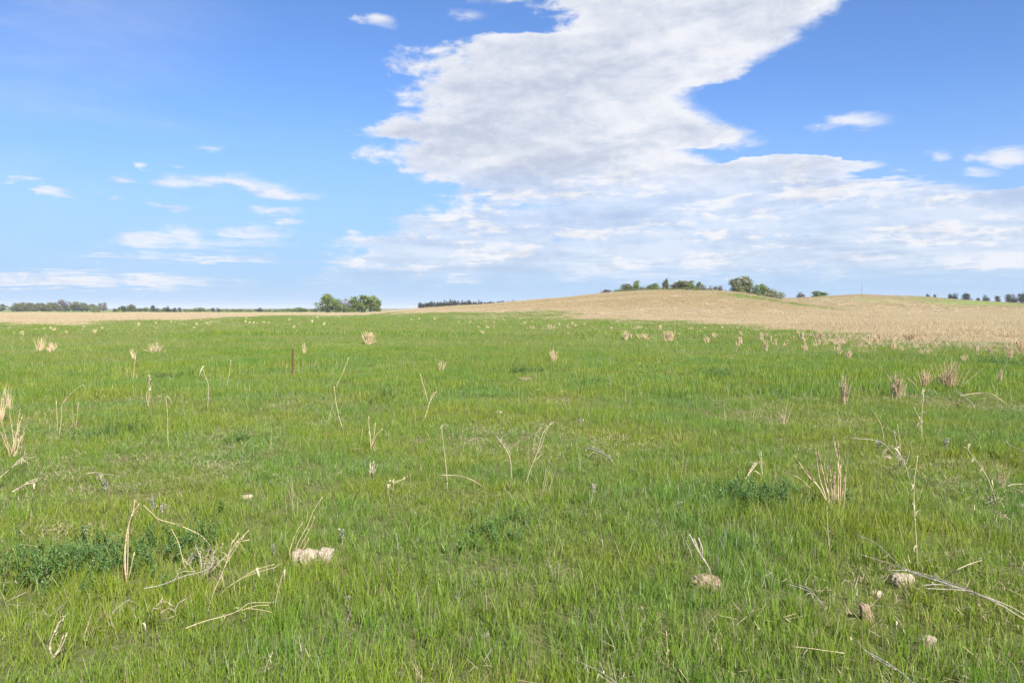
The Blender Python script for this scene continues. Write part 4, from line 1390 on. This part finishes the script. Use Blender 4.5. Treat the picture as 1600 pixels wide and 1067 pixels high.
SK('pair of short pale prongs above the grey weedy stems at right', (1405, 712), [[(1405, 712), (1400, 690), (1396, 670)], [(1407, 712), (1406, 690), (1402, 662)]], M_pale, 1.1, .6)
SK('grey weedy tangle leaning left below the pair of prongs', (1422, 750), [[(1422, 750), (1414, 725), (1402, 705), (1388, 695)], [(1414, 728), (1420, 712), (1421, 704)], [(1410, 718), (1398, 712), (1376, 690), (1328, 684)]], M_grey, 1.1, .6, frill=8)
SK('thin bent stem left of the pair of prongs', (1382, 692), [[(1382, 692), (1378, 668), (1372, 655), (1367, 644)]], M_straw, .9, .5)
SK('small V shaped straw with curved tips left of centre', (580, 708), [[(580, 708), (579, 690), (577, 670), (576, 650)], [(580, 700), (584, 682), (587, 660)], [(581, 698), (588, 680), (598, 670)]], M_straw, 1.2, .6, frill=3)
SK('thin grey weed stem below the small V shaped straw', (584, 748), [[(584, 748), (582, 736), (578, 726)], [(583, 742), (588, 732), (590, 726)], [(583, 740), (585, 730), (583, 720)]], M_grey, 1.0, .6, frill=6)
SK('low crossed pair of straws in the bottom left grass', (170, 965), [[(175, 958), (190, 944), (205, 935)], [(78, 962), (95, 948), (108, 936)]], M_grey, 1.1, .6, lying=True, hd=.1)
SK('short straw sticking up at the bottom centre right', (1126, 1020), [[(1126, 1020), (1122, 1010), (1115, 998)]], M_straw, 1.3, .7)
SK('thin stem standing at the bottom right of centre', (1046, 1040), [[(1046, 1040), (1043, 1015), (1041, 985)]], M_red, 1.1, .6)
SK('thin straw crossing the grass at the bottom centre', (962, 1068), [[(968, 1070), (940, 1050), (915, 1038), (895, 1028)]], M_grey, 1.2, .6, lying=True, hd=.1, frill=2)
SK('thin pale straw leaning in the grass right of the weed patch', (1510, 790), [[(1578, 812), (1568, 805), (1552, 798)]], M_straw, 1.0, .6, lying=True, hd=.12)
SK('faint grey stalk right of the very long fallen stalk foot', (1416, 990), [[(1413, 988), (1406, 972), (1396, 960)]], M_grey, 1.3, .7, lying=True, hd=.1)


# silvery small weeds: small thing each, sprig of leaves on a stem
def silver(x, y, hpx, label, seed):
    p = hit(x, y); k_ = p[1] / FPX
    r = np.random.default_rng(seed)
    o = empty('silvery_weed', p); tag(o, label, 'weed')
    T = []; CV, CF, CB = [], [], []
    for i in range(4):
        q = Vector((r.normal(0, 3), r.normal(0, 3), hpx * r.uniform(.6, 1))) * k_
        T.append(tube([(0, 0, -.01), tuple(q * .5), tuple(q)], k_ * .6, k_ * .3, 4))
        for j in range(16):
            c_ = q * r.uniform(.25, 1.05); d = Vector(r.normal(0, 1, 3)).normalized(); e = d.cross(Vector(r.normal(0, 1, 3))).normalized()
            L_ = k_ * r.uniform(2, 4.5); o_ = len(CV)
            for a_, b_ in ((0, 0), (.5, .3), (1, 0), (.5, -.3)):
                CV.append(tuple(c_ + d * a_ * L_ + e * b_ * L_))
            CF.append((o_, o_ + 1, o_ + 2, o_ + 3)); CB += [r.random()] * 4
    obj('stem', mkmesh('stem', *merge(T), M_grey), o)
    obj('leaves', mkmesh('leaves', CV, CF, M_sage, {'bv': CB}), o)


for i, (x, y, h_, lb) in enumerate((
        (240, 798, 26, 'silvery weed behind the top of the arching straw'), (254, 806, 22, 'silvery weed just right of the one behind the arching straw'),
        (428, 868, 22, 'silvery speckled weed left of the cracked white stone'), (535, 850, 26, 'slim silvery weed right of the cracked white stone'),
        (350, 866, 20, 'silvery weed beside the tips of the tall leaning straw'), (298, 880, 18, 'silvery weed at the left of the grey twiggy bush'),
        (165, 768, 20, 'silvery weed under the short horizontal stalk'), (158, 758, 18, 'small silvery weed left under the horizontal stalk'),
        (544, 945, 16, 'pale weed low in the grass below the cracked stone'), (716, 938, 16, 'pale weed low in the grass at bottom centre'),
        (880, 995, 14, 'pale weed sprig at bottom right of centre'), (1062, 800, 22, 'pale weed left of the dark patch by the orange tuft'),
        (928, 775, 26, 'brownish silver weed in the centre right grass'), (758, 1000, 18, 'pale weed sprig right of the bottom centre'),
        (210, 965, 24, 'silvery dead weed left of the hooped straws'), (1405, 735, 30, 'grey bushy weed below the pair of prongs'),
        (1478, 700, 18, 'pale weed right of the tall weedy stem'), (906, 666, 12, 'whitish weed in the middle right of the pasture'),
        (1375, 700, 10, 'small white weed left of the pair of prongs'), (1545, 790, 16, 'grey weed sprig at the foot of the diagonal stalk'))):
    silver(x, y, h_, lb, 900 + i)


# grey twiggy weed at lower left
def twiggy():
    p = hit(316, 905); k_ = p[1] / FPX; r = np.random.default_rng(77)
    o = empty('twiggy_weed', p); tag(o, 'grey twiggy round weed skeleton among the dark weeds at lower left', 'weed')
    for i in range(9):
        a_ = r.uniform(-1.2, 1.2)
        e = Vector((math.sin(a_) * 34, r.normal(0, 14), 20 + 34 * math.cos(a_))) * k_
        m_ = e * .5 + Vector(r.normal(0, 3, 3)) * k_
        obj('twig', mkmesh('twig', *tube(bend([(0, 0, 0), m_, e]), k_ * .9, k_ * .35, 4), M_grey), o)
        L = []
        for j in range(9):
            c_ = m_.lerp(e, r.random()); q = c_ + Vector(r.normal(0, 6, 3)) * k_ + Vector((0, 0, 3)) * k_
            L.append(tube([c_, c_.lerp(q, .5) + Vector(r.normal(0, 1, 3)) * k_, q], k_ * .45, k_ * .25, 3))
        obj('side_twigs', mkmesh('side_twigs', *merge(L), M_leafstraw), o)


twiggy()


# ------------------------------------------------------------------ bunchgrass tufts
def grass_stem(r, h, lean, az_, rad, bendy=.25, husks=True, k=.004):
    x0, y0 = r.normal(0, rad, 2)
    P = []
    dx_, dy_ = math.cos(az_), math.sin(az_)
    for i in range(5):
        t_ = i / 4
        off = (lean * t_ + bendy * t_ * t_) * h
        P.append((x0 + dx_ * off, y0 + dy_ * off, h * t_ * math.cos(lean * .6) - .01))
    L = [tube(P, k, k * .35, 4)]
    if husks:
        for j in range(10):
            t_ = .45 + .52 * j / 10
            i = min(int(t_ * 4), 3); q = Vector(P[i]).lerp(Vector(P[i + 1]), t_ * 4 - i)
            tp = q + Vector((r.normal(0, .006), r.normal(0, .006), r.uniform(.012, .028)))
            L.append(tube([q, tp], k * .9, k * .2, 3))
    return merge(L)


def tuft(x, y, hpx, wpx, label, mat=M_straw, n=14, seed=0, group='dry bunchgrass tufts', lean0=0.0):
    p = hit(x, y); k_ = p[1] / FPX
    r = np.random.default_rng(seed + 1000)
    H = hpx * k_; W = wpx * k_
    o = empty('bunchgrass_tuft', p)
    tag(o, label, 'grass tuft', group)
    big = hpx > 40
    rr = max(.0022, k_ * .55)
    if big:
        for i in range(int(n * 1.3)):
            a_ = r.uniform(0, 6.283)
            h = H * (1 if i == 0 else .35 + .65 * r.random())
            lean = abs(r.normal(0, .62)) * W / H * (1.4 - .7 * h / H) + .02
            me = mkmesh('stem', *grass_stem(r, h, lean * .6 + (lean0 if i % 3 == 0 else 0), a_, W * .12, r.uniform(0, .22), True, rr), mat if i % 3 else M_red, smooth=False)
            obj('stem', me, o)
    else:
        L = []
        for i in range(int(n * 1.7)):
            a_ = r.uniform(0, 6.283)
            hq = 1 if i == 0 else .3 + .7 * r.random()
            L.append(grass_stem(r, H * hq, abs(r.normal(0, .50)) * W / H * (1.5 - hq), a_, W * .10, .06, False, rr))
        tag(obj('stems', mkmesh('stems', *merge(L), mat), o))
    # leafy base: curling dead blades
    v, f_, bv, bh = blades(int(14 if big else 14), W * .14, H * .12, H * .34, rr * 1.6, rr * 3.0, 4, .35, .5, seed + 5)
    obj('basal_leaves', mkmesh('basal_leaves', v, f_, mat, {'bv': bv, 'bh': bh}), o)
    return o


TF = [
    (1482, 613, 52, 46, 'widest reddish fan shaped grass tuft, right of a small reddish one', M_red, 70),
    (1444, 612, 36, 20, 'small dense reddish tuft just left of the widest fan shaped tuft', M_red, 52),
    (1402, 623, 45, 30, 'two part straw tuft left of the small dense reddish tuft', M_straw, 40),
    (1320, 631, 52, 16, 'slim upright straw tuft at the middle right', M_straw, 28),
    (1225, 667, 46, 16, 'sparse forked straw tuft left of the slim upright tuft', M_straw, 8),
    (1562, 603, 34, 14, 'narrow faint tuft right of the widest reddish tuft', M_straw, 16),
    (63, 552, 26, 16, 'left one of the twin bright tufts on the far left', M_red, 40),
    (80, 553, 20, 16, 'right one of the twin bright tufts on the far left', M_red, 40),
    (243, 553, 20, 34, 'broad low straw tuft right of the twin bright tufts', M_straw, 40),
    (208, 562, 18, 10, 'small tuft left of the broad low straw tuft', M_straw, 20),
    (576, 538, 22, 20, 'round fluffy pinkish tuft below the isolated green trees', M_red, 60),
    (475, 553, 18, 8, 'narrow pale tuft right above the rusty stake', M_straw, 18),
    (865, 567, 24, 14, 'slim orange tuft right of the middle of the pasture', M_red, 24),
    (690, 583, 22, 14, 'faint tuft between the rusty stake and the slim orange tuft', M_red, 16),
    (1045, 534, 19, 20, 'round fluffy tan tuft below the hill', M_red, 60),
    (832, 518, 10, 12, 'small round tuft, left of a pair below the pale slope', M_straw, 34),
    (860, 518, 12, 20, 'wider tuft, right of the pair below the pale slope', M_straw, 34),
    (978, 532, 17, 9, 'narrow tuft left of the round fluffy tan one', M_straw, 24),
    (1006, 531, 12, 26, 'low spread tuft touching left of the round fluffy tan one', M_red, 34),
    (1197, 549, 20, 10, 'narrow tuft alone in the right middle pasture', M_straw, 24),
    (1212, 542, 14, 8, 'tiny tuft right behind the narrow lone one', M_straw, 20),
    (1325, 561, 18, 14, 'pinkish blurred tuft in the right middle pasture', M_red, 26),
    (1282, 534, 22, 15, 'reddish tuft standing just in front of the dry field edge at right', M_red, 40),
    (1253, 533, 20, 8, 'slim tuft left of the reddish one at the dry field edge', M_straw, 20),
    (1424, 536, 24, 18, 'large tuft jutting from the dry field edge at right', M_red, 40),
    (1373, 536, 18, 10, 'slim tuft left of the large jutting one at the field edge', M_red, 26),
    (1358, 536, 14, 8, 'smaller slim tuft at the field edge, second left of the jutting one', M_straw, 22),
    (1397, 550, 16, 11, 'tuft in the green just below the jutting one', M_red, 26),
    (1593, 553, 28, 14, 'reddish tuft at the right picture edge by the dry field', M_red, 40),
    (1547, 553, 15, 10, 'pale tuft left of the reddish one at the right edge', M_straw, 20),
    (20, 712, 75, 44, 'sparse reddish stems spreading at the left picture edge', M_red, 11),
    (2, 662, 62, 14, 'tall reddish stems cut by the left picture edge', M_red, 9),
    (1566, 765, 44, 16, 'small reddish upright tuft behind the fallen straws at right', M_red, 9),
    (15, 640, 40, 12, 'thin straw tuft above the sparse reddish stems at left', M_straw, 8),
]
for i, (x, y, h_, w_, lb, mt, n) in enumerate(TF):
    tuft(x, y, h_, w_, lb, mt, n, 40 + i)


# the big orange tuft, built stem by stem from its visible stems
def big_tuft():
    b = hit(1301, 794); D = b[1]
    o = empty('bunchgrass_tuft', b)
    tag(o, 'biggest orange straw tuft with separate upright stems at the right', 'grass tuft', 'dry bunchgrass tufts')
    r = np.random.default_rng(5)
    stems = [[(1299, 790), (1288, 770), (1280, 745), (1276, 715), (1274, 700)], [(1299, 790), (1292, 765), (1284, 730), (1278, 705)],
             [(1310, 788), (1312, 760), (1310, 725), (1305, 700), (1302, 682)], [(1311, 788), (1313, 755), (1312, 720), (1309, 690)],
             [(1309, 788), (1310, 750), (1308, 712)], [(1301, 792), (1302, 765), (1298, 740), (1296, 722)], [(1318, 786), (1321, 750), (1321, 720), (1320, 708)],
             [(1297, 790), (1280, 762), (1262, 742), (1248, 722), (1242, 712)], [(1298, 790), (1276, 756), (1258, 732)], [(1304, 790), (1304, 760), (1304, 738)],
             [(1296, 794), (1294, 770), (1292, 748), (1293, 730)], [(1314, 790), (1316, 770), (1320, 745)], [(1305, 792), (1300, 770), (1297, 750)]]
    k_ = D / FPX
    for st in stems:
        P = []
        y0 = r.normal(0, .03); y1 = r.normal(0, .06)
        for i, q in enumerate(st):
            rr = ray(*q); dd = D + y0 + (y1 - y0) * i / len(st); P.append(Vector((rr[0] / rr[1] * dd, dd, CAM_H + rr[2] / rr[1] * dd)) - b)
        P[0].z = min(P[0].z, 0.0)
        Pb = bend(P)
        L = [tube(Pb, k_ * 1.0, k_ * .5, 4)]
        for j in range(16):
            u = (.4 + .58 * j / 16) * (len(Pb) - 1); i_ = int(u); c_ = Pb[i_].lerp(Pb[min(i_ + 1, len(Pb) - 1)], u - i_)
            tp = c_ + (Pb[-1] - Pb[0]).normalized() * k_ * r.uniform(4, 8) + Vector(r.normal(0, 1.3, 3)) * k_
            L.append(tube([c_, tp], k_ * .9, k_ * .15, 3))
        obj('stem', mkmesh('stem', *merge(L), M_red if r.random() < .55 else M_straw), o)
    v, f_, bv, bh = blades(70, .055, .06, .26, .003, .006, 4, .4, .6, 71)
    obj('basal_leaves', mkmesh('basal_leaves', v, f_, M_leafstraw, {'bv': bv, 'bh': bh}), o)


big_tuft()

# many look-alike small tufts between the pasture and the dry field
cand = 0
while cand < 175:
    x = random.uniform(-20, 1620)
    yb = float(np.interp(x, _ex, [e[1] for e in EDGE]))
    y = yb + abs(random.gauss(0, 1)) * (15 if x > 700 else 8) + 3
    if x < 700 and random.random() < .5: continue
    if y > 575: continue
    p = hit(x, y); k_ = p[1] / FPX
    r = np.random.default_rng(3000 + cand)
    h = random.uniform(.28, .50); W = random.uniform(.15, .38)
    L = []
    rr = max(.003, k_ * .6)
    for i in range(16):
        L.append(grass_stem(r, h * r.uniform(.5, 1), abs(r.normal(0, .24)), r.uniform(0, 6.28), W * .14, .08, False, rr))
    o = obj('bunchgrass_tuft', mkmesh('bunchgrass_tuft', *merge(L), random.choice([M_straw, M_red])), loc=p)
    tag(o, 'small distant dry tuft in the green near the dry field edge', 'grass tuft', 'small distant dry tufts')
    cand += 1


# ------------------------------------------------------------------ the air between here and the far trees
bpy.context.view_layer.update()
zlo = float(GZ.min()) - 1.0
B = 12500.0
ztop = 45.0
Vb = [(x, y, z) for z in (zlo, ztop) for x, y in ((-B, -B), (B, -B), (B, B), (-B, B))]
Fb = [(3, 2, 1, 0), (4, 5, 6, 7), (0, 1, 5, 4), (1, 2, 6, 5), (2, 3, 7, 6), (3, 0, 4, 7)]
mh = bpy.data.materials.new('haze')
mh.use_nodes = True
mh.node_tree.nodes.clear()
th_ = NT(mh.node_tree)
vs = th_.n('ShaderNodeVolumePrincipled')
vs.inputs['Color'].default_value = (0.86, 0.92, 1.0, 1)
vs.inputs['Density'].default_value = 0.00015
oh = th_.n('ShaderNodeOutputMaterial')
th_.lk(vs.outputs[0], oh.inputs['Volume'])
tag(obj('haze', mkmesh('haze', Vb, Fb, mh)), 'thin pale air over the whole field', kind='stuff')
